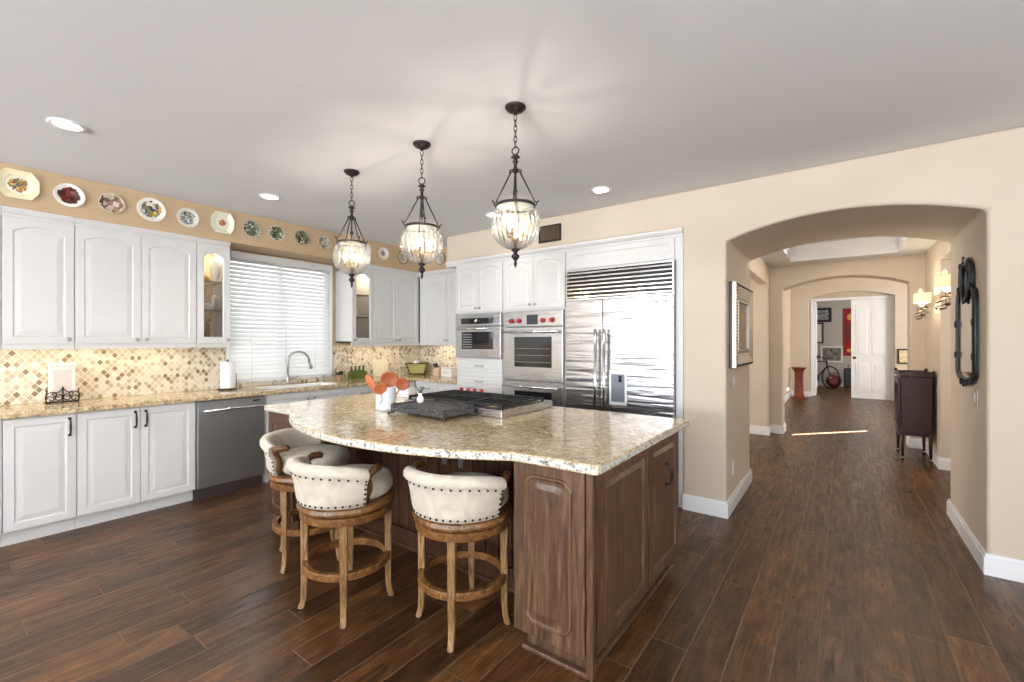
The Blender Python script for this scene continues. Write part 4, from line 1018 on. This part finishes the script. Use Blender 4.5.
bird('bird_figurine', 'white bird figurine on the middle shelf of the left glass cabinet', -4.88, 1.70, 1.6975, 1.35, PORC)
bird('bird_figurine', 'bronze long-necked bird figurine on the floor of the left glass cabinet', -4.88, 1.67, 1.3965, 1.1, plain('bronze_brown', srgb(120, 86, 50), .3, .4), neck=1.9)
item('cup', 'cup', 'small white cup on the floor of the left glass cabinet', 1.77, 1.3965, [(.001, 0), (.02, 0), (.03, .03), (.032, .045), (.029, .045), (.026, .03), (.001, .01)], PORC, -4.85)
item('saucer', 'saucer', 'small dark saucer on the floor of the left glass cabinet', 1.715, 1.3965, [(.001, 0), (.02, 0), (.036, .01), (.034, .013), (.001, .006)], BRONZE, -4.83)
bird('bird_figurine', 'white bird figurine on the middle shelf of the right glass cabinet', -4.88, 3.31, 1.6975, 1.0, PORC)
item('bowl', 'bowl', 'small dark bowl on the floor of the right glass cabinet', 3.40, 1.3965, [(.001, 0), (.02, 0), (.04, .03), (.037, .032), (.001, .012)], BRONZE, -4.85)

# ---------------------------------------------------------------- plates on the soffits
def m_plate(nm, rim, ctr, cols, R, sc=30, seed=0, cover=.5):
    g = G('china_' + nm); X = g.xyz(); r = g.M('SQRT', g.M('ADD', g.M('MULTIPLY', X[0], X[0]), g.M('MULTIPLY', X[1], X[1])))
    v = g.n('TexVoronoi'); g.link(g.mp(loc=(seed, seed * .7, 0)), v.inputs['Vector']); v.inputs['Scale'].default_value = sc
    c = g.xyz(v.outputs['Color'])[0]; n_ = len(cols); col = g.ramp(c, [(i / n_, q) for i, q in enumerate(cols)], 'CONSTANT')
    wob = g.noise(g.mp(loc=(seed, 3, 0)), 38, 3); lim = g.M('ADD', R * .62, g.M('MULTIPLY', wob, R * .75)); ins = g.M('LESS_THAN', r, lim)
    ins = g.M('MULTIPLY', ins, g.M('GREATER_THAN', g.noise(g.mp(loc=(0, seed, 0)), 55, 3), 1 - cover - .12))
    base_ = g.mix(g.M('LESS_THAN', r, R * 1.5), rim, ctr); return g.set(g.mix(ins, base_, col), .25)
def plate(label, y, z, r, mat, octo=False, wall='left', stretch=1.0, scal=0):
    n = 8 if octo else 48; vs = []; fs = []
    pr = [(.001, .006), (.58, .006), (.66, .012), (.97, .022), (1.0, .0215), (1.0, .017), (.66, .004), (.5, 0), (.001, 0)]
    if octo:
        base_ = [(1, .42), (.62, 1), (-.62, 1), (-1, .42), (-1, -.42), (-.62, -1), (.62, -1), (1, -.42)]
    m = MB()
    for q, h in pr:
        for i in range(n):
            if octo: x_, y_ = base_[i][0] * q * r * stretch, base_[i][1] * q * r
            else: a = 2 * pi * i / n; rr = r * q * (1 + (scal * cos(12 * a) if q > .9 else 0)); x_, y_ = rr * cos(a), rr * sin(a)
            vs.append((x_, y_, h))
    for j in range(len(pr) - 1):
        for i in range(n): k = (i + 1) % n; fs.append((j * n + i, j * n + k, (j + 1) * n + k, (j + 1) * n + i))
    m.add(vs, fs, not octo)
    if wall == 'left': o = m.build('decorative_plate', mat, None, loc=(-4.7195, y, z), rot=(radians(90), 0, radians(90)))
    else: o = m.build('decorative_plate', mat, None, loc=(y, 4.2695, z), rot=(radians(90), 0, 0))
    return tag(o, label, 'plate', 'decorative plates on the soffit')
c_ = srgb; CR = c_(236, 226, 188); WH = c_(238, 234, 226)
mats = {
 'bouq': m_plate('bouquet', CR, c_(240, 234, 214), [c_(196, 130, 50), c_(110, 120, 84), c_(150, 76, 50), c_(90, 96, 120), c_(214, 170, 90)], .048, 75, 1),
 'red': m_plate('red_fruit', WH, WH, [c_(112, 34, 28), c_(88, 26, 24), c_(132, 52, 40), c_(50, 56, 42), c_(70, 30, 26)], .062, 60, 2, .75),
 'sep': m_plate('sepia', c_(214, 200, 178), c_(214, 196, 178), [c_(96, 74, 58), c_(226, 214, 200), c_(120, 96, 78), c_(208, 190, 172), c_(150, 126, 106)], .07, 28, 3, .9),
 'fruit': m_plate('yellow_fruit', WH, WH, [c_(212, 190, 90), c_(120, 126, 134), c_(136, 138, 84), c_(196, 140, 72), c_(62, 66, 76), c_(200, 188, 184), c_(230, 226, 216)], .07, 42, 4, .72),
 'blue': m_plate('grey_scene', c_(226, 222, 210), c_(220, 220, 214), [c_(130, 134, 138), c_(216, 214, 206), c_(150, 150, 140), c_(84, 88, 84)], .055, 70, 5, .6),
 'rose': m_plate('rose', c_(228, 230, 208), c_(238, 236, 220), [c_(190, 96, 70), c_(210, 140, 110), c_(130, 110, 76)], .03, 70, 6, .8),
 'g1': m_plate('grey_leaf', c_(170, 168, 148), c_(186, 184, 168), [c_(96, 98, 82), c_(196, 194, 180), c_(122, 124, 102), c_(70, 72, 58)], .075, 55, 7, .9),
 'g2': m_plate('green_leaf', c_(158, 156, 116), c_(206, 204, 186), [c_(64, 72, 54), c_(210, 208, 190), c_(110, 118, 82), c_(88, 90, 66)], .07, 60, 8, .9),
 'g3': m_plate('olive_leaf', c_(150, 142, 112), c_(176, 170, 146), [c_(84, 80, 62), c_(190, 186, 168), c_(108, 104, 78), c_(66, 64, 52)], .072, 50, 9, .9),
 'g4': m_plate('pale_leaf', c_(188, 176, 154), c_(200, 192, 176), [c_(130, 122, 104), c_(206, 200, 186), c_(156, 146, 126)], .072, 60, 10, .9),
 'pl': m_plate('plain_white', c_(226, 218, 204), c_(216, 210, 200), [c_(150, 146, 140), c_(196, 190, 180)], .04, 60, 11, .5),
 'sil': m_plate('silhouette', c_(236, 230, 218), c_(232, 226, 214), [c_(110, 106, 104), c_(140, 134, 130)], .03, 30, 12, .95),
 'rim': m_plate('brown_rim', c_(150, 130, 96), c_(206, 198, 180), [c_(168, 160, 142), c_(188, 182, 166)], .05, 50, 13, .7)}
plate('cream octagonal plate with a small fruit bouquet, leftmost on the soffit', .475, 2.512, .1, mats['bouq'], True, stretch=1.04)
plate('round white plate crowded with dark red fruit', .736, 2.502, .088, mats['red'])
plate('round sepia plate with a brown landscape', .978, 2.504, .082, mats['sep'])
plate('round white plate with yellow and orange fruit and blue leaves', 1.236, 2.512, .1, mats['fruit'])
plate('round scalloped plate with a pale grey scene', 1.499, 2.503, .086, mats['blue'], scal=.025)
plate('pale octagonal plate with a small rose in its centre', 1.777, 2.517, .1, mats['rose'], True)
plate('round grey leaf-patterned plate right of the rose octagon', 2.035, 2.512, .09, mats['g1'])
plate('round dark green leafy plate with a white centre above the window', 2.278, 2.515, .082, mats['g2'])
plate('round olive leafy plate above the middle of the window', 2.545, 2.518, .08, mats['g3'])
plate('round pale tan leafy plate above the right part of the window', 2.812, 2.515, .08, mats['g4'])
plate('plain whitish plate mostly hidden behind the farthest pendant', 3.36, 2.52, .08, mats['pl'])
plate('small white plate with a dark silhouette, right of the farthest pendant', 3.622, 2.519, .078, mats['sil'])
plate('brown-rimmed plate left of the middle pendant, nearest the corner on the window wall', 3.93, 2.512, .092, mats['rim'])
plate('brown-rimmed plate beside the soffit corner, on the back wall behind the middle pendant', -4.33, 2.505, .085, mats['rim'], wall='back')

# ================================================================ PASSAGE AND HALL
def switch(label, cat, name, loc, rz, mat, kind):
    t = thing(name, label, cat, loc, rz)
    box(-.036, -.006, -.058, .036, 0, .058).build('plate', mat, t, bevel=.003)
    if kind == 'switch':
        box(-.016, -.0075, -.034, .016, -.0062, .034).build('surround', BLACK if mat is NICKEL else TRIMW, t); box(-.014, -.011, -.031, .014, -.0077, .031).build('rocker', TRIMW, t, bevel=.002)
    else:
        for z in (-.026, .018):
            o = box(-.012, -.0085, z - .008, .012, -.0062, z + .016).build('socket', TRIMW, t, bevel=.002)
    return t
SWM = plain('switch_plate_grey', srgb(176, 170, 160), .35, .5, .02)
switch('grey metal light switch on the left side of the arched passage, under the picture', 'light switch', 'light_switch', (-.7345, 4.12, 1.065), 90, SWM, 'switch')
switch('white power outlet low on the left side of the arched passage', 'outlet', 'power_outlet', (-.7345, 4.10, .34), 90, TRIMW, 'outlet')
switch('bronze-rimmed light switch on the right side of the arched passage, under the mirror', 'light switch', 'light_switch', (.7025, 4.10, 1.035), -90, NICKEL, 'switch')

# framed picture on the left jamb
def m_art(nm, cols, sc=7, seed=0, warp=1.5):
    g = G('art_' + nm); a = g.noise(g.mp(loc=(seed, 0, seed)), sc, 5, .6, warp); n_ = len(cols) - 1
    return g.set(g.ramp(a, [(.3 + .4 * i / n_, q) for i, q in enumerate(cols)]), .5)
SILV = plain('antique_silver_leaf', (.5, .47, .42, 1), .42, .9, .12, 30)
t = thing('framed_picture', 'brown abstract painting in a wide silver frame on the left of the arched passage', 'picture', (-.7345, 4.36, 1.18), 90)
W_, H_ = .80, .70
box(-W_ / 2 - .004, -.02, -.004, W_ / 2 + .004, 0, H_ + .004).build('backing', BLACK, t)
def frame(W_, H_, w_, y0, y1, slope=0, o=0):
    m = MB(); out = [(-W_ / 2 + o, o), (W_ / 2 - o, o), (W_ / 2 - o, H_ - o), (-W_ / 2 + o, H_ - o)]; inn = [(-W_ / 2 + o + w_, o + w_), (W_ / 2 - o - w_, o + w_), (W_ / 2 - o - w_, H_ - o - w_), (-W_ / 2 + o + w_, H_ - o - w_)]
    vs = [(x, y0, z) for x, z in out] + [(x, y1, z) for x, z in out] + [(x, y1 + slope, z) for x, z in inn] + [(x, y0, z) for x, z in inn]; fs = []
    for j in range(4):
        for k in range(4): fs.append((j * 4 + k, j * 4 + (k + 1) % 4, ((j + 1) % 4) * 4 + (k + 1) % 4, ((j + 1) % 4) * 4 + k))
    return m.add(vs, fs)
frame(W_, H_, .03, -.0201, -.055).build('outer_frame', SILV, t, bevel=.004)
frame(W_, H_, .085, -.0202, -.062, .028, .03).build('silver_frame', SILV, t, bevel=.003)
frame(W_, H_, .022, -.0203, -.045, 0, .115).build('inner_frame', BLACK, t, bevel=.003)
frame(W_, H_, .014, -.0203, -.05, 0, .137).build('fillet', SILV, t, bevel=.003)
bd = None; m = MB()
for i in range(30):
    for (x, z) in ((-W_ / 2 + .02 + i * (W_ - .04) / 29, .018), (-W_ / 2 + .02 + i * (W_ - .04) / 29, H_ - .018)): m.ball((x, -.056, z), .009, 5)
for i in range(1, 26):
    for x in (-W_ / 2 + .018, W_ / 2 - .018): m.ball((x, -.056, .018 + i * (H_ - .036) / 26), .009, 5)
m.build('bead_trim', IRONB, t)
box(-W_ / 2 + .15, -.026, .15, W_ / 2 - .15, -.0205, H_ - .15).build('painting', m_art('brown_abstract', [srgb(70, 54, 40), srgb(132, 104, 72), srgb(176, 148, 108), srgb(92, 88, 76), srgb(196, 180, 150)], 9, 3, 2.5), t)

# tall shaped mirror on the right jamb
t = thing('wall_mirror', 'tall dark carved mirror with an oval crest on the right of the arched passage', 'mirror', (.7025, 4.30, 1.10), -90)
def mir(k, n=16):
    P = []   # outline in (x,z), k = inward offset
    wl, wt = .275 - k, .185 - k
    for i in range(n + 1): a = pi + pi * i / n; P.append((wl * cos(a), .10 + (.10 - k) * sin(a)))
    P += [(wl, .3), (wl, .56), (wl - .01, .60), ((wl + wt) / 2 + .02, .63), (wt + .005, .655), (wt, .69)]
    for i in range(n + 1): a = pi * i / n; P.append((wt * cos(a), .73 + (.14 - k) * sin(a)))
    P += [(-wt, .69), (-wt - .005, .655), (-(wl + wt) / 2 - .02, .63), (-wl + .01, .60), (-wl, .56), (-wl, .3)]
    return P
def mframe(k0, k1, y0, y1, y2, T=None, fn=mir):
    a, b = fn(k0), fn(k1); mid = fn((k0 + k1) / 2); n = len(a); vs = [(x, y0, z) for x, z in a] + [(x, y1, z) for x, z in a] + [(x, y2, z) for x, z in mid] + [(x, y1, z) for x, z in b] + [(x, y0, z) for x, z in b]
    return MB().add(vs, [(j * n + i, j * n + (i + 1) % n, ((j + 1) % 5) * n + (i + 1) % n, ((j + 1) % 5) * n + i) for j in range(5) for i in range(n)], True, T)
DKM = plain('dark_blue_black_carving', srgb(42, 44, 48), .32, .35, .35, 40)
MB().prism(mir(.01), -.012, -.002, 'y').build('backing', BLACK, t)
MB().prism(mir(.05), -.018, -.0125, 'y').build('mirror_glass', MIRROR, t)
mframe(0, .026, -.012, -.02, -.032).build('outer_frame', DKM, t)
mframe(.03, .052, -.0185, -.022, -.030).build('inner_frame', DKM, t)
def ov(k, n=28): return [((.12 - k) * cos(2 * pi * i / n), .71 + (.15 - k) * sin(2 * pi * i / n)) for i in range(n)]
mframe(0, .026, -.019, -.026, -.036, fn=ov).build('oval_crest', DKM, t)
m = MB()
for i, (x, z) in enumerate([(.262, .20), (-.262, .20), (.262, .42), (-.262, .42), (.17, .66), (-.17, .66), (0, .855), (0, .012), (.08, .02), (-.08, .02), (.0, .575), (.115, .82), (-.115, .82)]):
    m.ball((x, -.032, z), .011, 6, (1, .7, 1.5)); m.ball((x, -.031, z + .016), .008, 6); m.ball((x, -.031, z - .016), .008, 6)
m.build('carved_leaves', DKM, t)

# two wall sconces
SHD = G('lit_cream_shade'); SHD = SHD.set(srgb(238, 222, 176), .8, Emission_Color=(1, .80, .46, 1), Emission_Strength=.42)
def make_sconce(label, loc):
    t = thing('wall_sconce', label, 'wall lamp', loc, -90, 'scrolled wall sconces in the hall')
    MB().lathe([(.001, 0), (.045, 0), (.045, .008), (.03, .016), (.012, .02), (.001, .022)], 20, T_(0, 0, -.10) @ RX(90), caps=False).build('wall_plate', NICKEL, t)
    MB().tube([(0, -.02, -.10), (0, -.06, -.13), (0, -.11, -.13), (0, -.14, -.10), (0, -.14, -.06)], .006, 8).build('arm', NICKEL, t)
    # shallow curved rectangular shade, open above and below
    P = [(-.13, -.05), (-.10, -.045)] ; n = 12
    front = [(.135 * sin(radians(-78 + 156 * i / n)), -.08 - .12 * cos(radians(-78 + 156 * i / n)) + .0) for i in range(n + 1)]
    back = [(.132, -.06), (-.132, -.06)]
    loop = front + back; N = len(loop); vs = [(x, y, -.055) for x, y in loop] + [(x, y, .055) for x, y in loop]
    sh = MB().add(vs, [(i, (i + 1) % N, N + (i + 1) % N, N + i) for i in range(N)], False).build('lamp_shade', SHD, t); q = sh.modifiers.new('s', 'SOLIDIFY'); q.thickness = .003
    m = MB(); 
    for z in (-.055, .052): m.tube([(x * 1.01, y, z) for x, y in loop], .0028, 5, True)
    m.build('shade_trim', plain('shade_trim_tan', srgb(190, 164, 120), .6), sh)
    MB().ball((0, -.13, .0), .022, 8, (1, 1, 1.3)).build('bulb', BULB, t)
    MB().lathe([(.001, .0), (.012, .005), (.02, .02), (.014, .036), (.006, .05), (.001, .058)], 12, T_(0, -.14, .056), caps=False).build('finial', plain('crystal', srgb(230, 224, 214), .1), t)
    m = MB(); random.seed(5)
    for i in range(13):
        z = -.075 - i * .013; a = i * 2.4; leaf(m, (.012 * cos(a), -.13 + .012 * sin(a), z), (cos(a), sin(a) * .8, -.35), .085 - .002 * i, .034)
    m.tube([(0, -.13, -.06), (.01, -.135, -.12), (-.008, -.13, -.17), (.006, -.13, -.235)], .004, 6)
    m.build('leaf_scroll', plain('scroll_bronze', (.16, .12, .08, 1), .4, .8, .2), t)
    return t
SCN = [((.869, 6.92, 1.895), 'scrolled sconce with cream shade farther down the hall, above the dark cabinet'), ((.869, 5.42, 1.925), 'scrolled sconce with cream shade nearer the arch, partly behind the dark mirror')]
sc_ = make_sconce(SCN[0][1], SCN[0][0]); dup(sc_, SCN[1][0], -90, SCN[1][1])
for (x, y, z), _ in SCN:
    light('sconce_light', 'POINT', (x - .13, y, z + .075), 6, (1, .84, .62), shadow_soft_size=.03)
    light('sconce_light', 'POINT', (x - .13, y, z - .07), 3, (1, .84, .62), shadow_soft_size=.03)

# dark cabinet on casters
t = thing('music_cabinet', 'small dark mahogany cabinet on tall caster legs by the right hall wall', 'cabinet', (.695, 7.17, 0))
box(-.135, -.27, .33, .135, .27, .985).build('case', DARKW, t, bevel=.006)
MB().prism([(-.15, -.29), (.15, -.29), (.15, .29), (-.15, .29)], .985, 1.003, 'z').build('top', DARKW, t, bevel=.005)
m = MB()
for (x0, y0, x1, y1) in ((-.15, -.29, .15, -.275), (-.15, .275, .15, .29), (-.15, -.275, -.136, .275), (.136, -.275, .15, .275)): m.box(x0, y0, 1.0035, x1, y1, 1.035)
for sx in (-1, 1):
    for sy in (-1, 1): m.ball((sx * .142, sy * .282, 1.045), .018, 6)
m.prism([(-.05, 1.035), (.05, 1.035), (.03, 1.06), (-.03, 1.06)], -.288, -.277, 'y'); m.build('gallery', DARKW, t)
for sy in (-.1, .1): MB().tube([(-.05, -.273 if sy < 0 else -.273, 1.0), (-.03, -.285, 1.01), (.03, -.285, 1.01), (.05, -.273, 1.0)], .004, 6, T=T_(sy * .0 + (.0), 0, -.02)).build('handle', NICKEL, t) if sy < 0 else None
for sx in (-1, 1):
    for sy in (-1, 1):
        lg = MB().tube([(sx * .12, sy * .255, .335), (sx * .12, sy * .255, .2), (sx * .122, sy * .257, .05)], [.02, .017, .012], 4).build('leg', DARKW, t)
        MB().lathe([(.001, -.006), (.018, -.006), (.018, .006), (.001, .006)], 14, T_(sx * .122, sy * .257, .019) @ RX(90), caps=False).build('caster', IRONB, lg)
        MB().tube([(sx * .122, sy * .257, .022), (sx * .122, sy * .257, .052)], .006, 8).build('stem', NICKEL, lg)
box(-.16, -.2, .36, -.1355, .2, .96).build('door', DARKW, t, bevel=.004)
box(-.164, -.16, .42, -.1605, .16, .90).build('glass_pane', BGLASS, t)
box(-.15, -.26, .3, .13, .26, .3299).build('apron', DARKW, t)

# foyer: pedestal, night light, small picture
t = thing('pedestal', 'tall red mahogany pedestal with a flared top by the foyer wall', 'pedestal', (-.84, 13.0, 0))
m = MB().prism([(-.16, -.16), (.16, -.16), (.16, .16), (-.16, .16)], .735, .76, 'z').build('top', REDW, t, bevel=.008)
vs = []; fs = []
for h_, z in ((.15, 0), (.15, .03), (.115, .06), (.095, .10), (.085, .4), (.09, .62), (.105, .69), (.145, .735)): vs += [(-h_, -h_, z), (h_, -h_, z), (h_, h_, z), (-h_, h_, z)]
for j in range(7):
    for k in range(4): fs.append((j * 4 + k, j * 4 + (k + 1) % 4, (j + 1) * 4 + (k + 1) % 4, (j + 1) * 4 + k))
fs += [(3, 2, 1, 0), (28, 29, 30, 31)]
MB().add(vs, fs).build('column', REDW, t, bevel=.004)
t = thing('night_light', 'small glowing night light low on the foyer wall left of the pedestal', 'night light', (-1.049, 12.4, .24), 90)
box(-.03, -.012, -.05, .03, 0, .05).build('plate', TRIMW, t, bevel=.003)
MB().ball((0, -.03, .02), .028, 8, (1, .7, 1.3)).build('shade', emit('night_light_glow', (1, .78, .5, 1), 4), t)
t = thing('framed_picture', 'small cream picture in a dark frame beside the white door, behind the dark cabinet', 'picture', (1.16, 13.4995, .88), 0)
frame(.26, .34, .03, -.001, -.025).build('frame', BRONZE, t, bevel=.003); box(-.1, -.01, .03, .1, -.001, .31).build('print', m_art('cream_print', [srgb(236, 222, 190), srgb(214, 190, 150), srgb(168, 140, 104)], 8, 9), t)

# white double door to the study: right leaf closed, left leaf swung open
def leaf_door(label, loc, rz, knob_x):
    t = thing('panelled_door', label, 'door', loc, rz, 'double door leaves'); W_, H_ = .742, 2.39
    box(0, -.0, 0, W_, .038, H_).build('slab', TRIMW, t)
    for (x0, z0, w_, h_, rs) in ((.09, 1.02, .26, 1.24, .05), (.392, 1.02, .26, 1.24, .05), (.09, .16, .26, .72, 0), (.392, .16, .26, .72, 0)):
        for yy, fl in ((0, 1), (.038, -1)):
            o = door_mb(w_, h_, t=.012, rise=rs, m=.012, x0=x0, z0=z0, field=.03, deep=.008)
            if fl < 0: o.v = [(x, .038 - y, z) for x, y, z in o.v]
            else: o.v = [(x, y - .0005, z) for x, y, z in o.v]
            o.build('panel', TRIMW, t)
    for yy, s_ in ((0, 90), (.038, -90)):
        MB().lathe([(.032, 0), (.032, .004), (.012, .008), (.01, .03), (.026, .04), (.028, .05), (.02, .06), (.001, .063)], 18, T_(knob_x, yy, .98) @ RX(s_)).build('knob', BRONZE, t)
    return t
leaf_door('closed white right-hand leaf of the double door at the far end of the hall', (.19, 13.705, .012), 0, .06)
leaf_door('white left-hand leaf of the double door, swung open into the study', (-.522, 13.76, .012), 91, .68)

# study contents
def picture(label, x, z, w_, h_, fm, am, fw=.04, y=16.9995, name='framed_picture', cat='picture'):
    t = thing(name, label, cat, (x, y, z)); frame(w_, h_, fw, -.001, -.03).build('frame', fm, t, bevel=.004)
    box(-w_ / 2 + fw, -.012, fw, w_ / 2 - fw, -.0011, h_ - fw).build('print', am, t); return t
picture('dark-framed grey print, upper left on the study wall', -.47, 1.99, .44, .44, BRONZE, m_art('grey_print', [srgb(70, 72, 76), srgb(140, 142, 146), srgb(212, 212, 212)], 6, 12), .07)
picture('narrow black-framed pale print in the middle of the study wall', -.58, 1.33, .26, .64, IRONB, m_art('pale_print', [srgb(236, 232, 222), srgb(206, 200, 188)], 5, 14), .04)
picture('wide dark and white poster low on the study wall above the bicycle', -.25, .74, .56, .50, plain('white_mat', srgb(228, 226, 220), .6), m_art('dark_poster', [srgb(38, 40, 42), srgb(110, 108, 100), srgb(186, 180, 168)], 9, 15), .05)
t = thing('banner', 'tall red banner with dark figures on the study wall beside the door', 'banner', (.19, 16.9995, .95))
box(-.155, -.012, 0, .155, -.001, 1.43).build('cloth', plain('red_cloth', srgb(150, 22, 20), .7, 0, .08), t); box(-.165, -.02, 1.42, .165, -.001, 1.44).build('rod', BLACK, t)
box(-.10, -.016, .45, .13, -.0125, 1.0).build('dark_figure', m_art('banner_dark', [srgb(36, 18, 18), srgb(120, 28, 26), srgb(60, 50, 50)], 9, 20), t)
MB().ball((0, -.014, 1.18), .06, 8, (1, .1, 1.6)).build('emblem', plain('banner_gold', srgb(206, 160, 90), .5), t)
MB().ball((.0, -.014, .16), .05, 8, (1.3, .1, 1.2)).build('emblem', plain('banner_gold_low', srgb(206, 160, 90), .5), t)
# bicycle, front wheel towards the door gap
t = thing('bicycle', 'black bicycle standing against the study wall', 'bicycle', (-.55, 16.3, 0), -50)
def wheel(x):
    m = MB().tube([(x + .32 * cos(a), 0, .335 + .32 * sin(a)) for a in [2 * pi * k / 40 for k in range(40)]], .018, 8, True).build('wheel', IRONB, t)
    s_ = MB().lathe([(.001, -.03), (.02, -.03), (.02, .03), (.001, .03)], 12, T_(x, 0, .335) @ RX(90), caps=False)
    for k in range(20): a = 2 * pi * k / 20; s_.tube([(x, .012 * (-1) ** k, .335), (x + .305 * cos(a), 0, .335 + .305 * sin(a))], .0015, 4)
    s_.build('spokes', NICKEL, m)
wheel(.46); wheel(-.54)
m = MB(); bb = (-.08, 0, .30); hd = (.30, 0, .80); hl = (.335, 0, .66); se = (-.22, 0, .78); ax = (-.54, 0, .335)
for a, b, r in ((bb, hl, .02), (se, hd, .017), (bb, se, .018), (bb, ax, .011), (se, ax, .010), (hd, hl, .02)): m.tube([a, b], r, 10)
m.build('frame', BLACK, t); MB().tube([hl, (.37, 0, .56), (.46, 0, .335)], [.018, .015, .01], 8).build('fork', BLACK, t)
MB().tube([(.02, 0, 0), (.0, 0, 0)], .001, 4).build('pedal_pin', BLACK, t) if 0 else None
MB().tube([(.28, 0, .86), (.31, 0, .88), (.33, -.1, .9), (.30, -.26, .92), (.24, -.30, .91)], .013, 8).tube([(.31, 0, .88), (.33, .1, .9), (.30, .26, .92), (.24, .30, .91)], .013, 8).tube([hd, (.28, 0, .87)], .015, 8).build('handlebar', BLACK, t)
MB().tube([(-.38, 0, .90), (-.25, 0, .905), (-.12, 0, .90)], [.045, .03, .012], 10, flat=.5).tube([se, (-.25, 0, .9)], .012, 8).build('saddle', BLACK, t)
MB().lathe([(.001, -.004), (.09, -.004), (.09, .004), (.001, .004)], 24, T_(*bb) @ RX(90), caps=False).tube([(bb[0], -.03, bb[2]), (bb[0] + .1, -.04, bb[2] - .13)], .008, 6).tube([(bb[0], .03, bb[2]), (bb[0] - .1, .04, bb[2] + .13)], .008, 6).build('crankset', IRONB, t)
t = thing('duffel_bag', 'red duffel bag on the study floor beside the bicycle', 'bag', (-.19, 16.62, 0))
m = MB().ball((0, 0, .19), .19, 12, (1.05, .8, 1)); m.v = [(x, y, max(.002, z)) for x, y, z in m.v]; m.build('body', plain('red_nylon', srgb(140, 22, 26), .55, 0, .1), t)
MB().tube([(-.12, -.06, .36), (-.08, -.08, .43), (.08, -.08, .43), (.12, -.06, .36)], .01, 8).build('strap', BLACK, t)
t = thing('suitcase', 'upright black suitcase on the study floor by the door edge', 'suitcase', (.25, 16.5, 0))
box(-.2, -.12, .03, .2, .12, .60).build('body', BLACK, t, bevel=.03)
MB().tube([(-.09, 0, .60), (-.09, 0, .68), (.09, 0, .68), (.09, 0, .60)], .01, 8).build('handle', IRONB, t)
for sx in (-1, 1): MB().lathe([(.001, -.012), (.03, -.012), (.03, .012), (.001, .012)], 12, T_(sx * .15, -.08, .0305) @ RX(90), caps=False).build('wheel', IRONB, t)
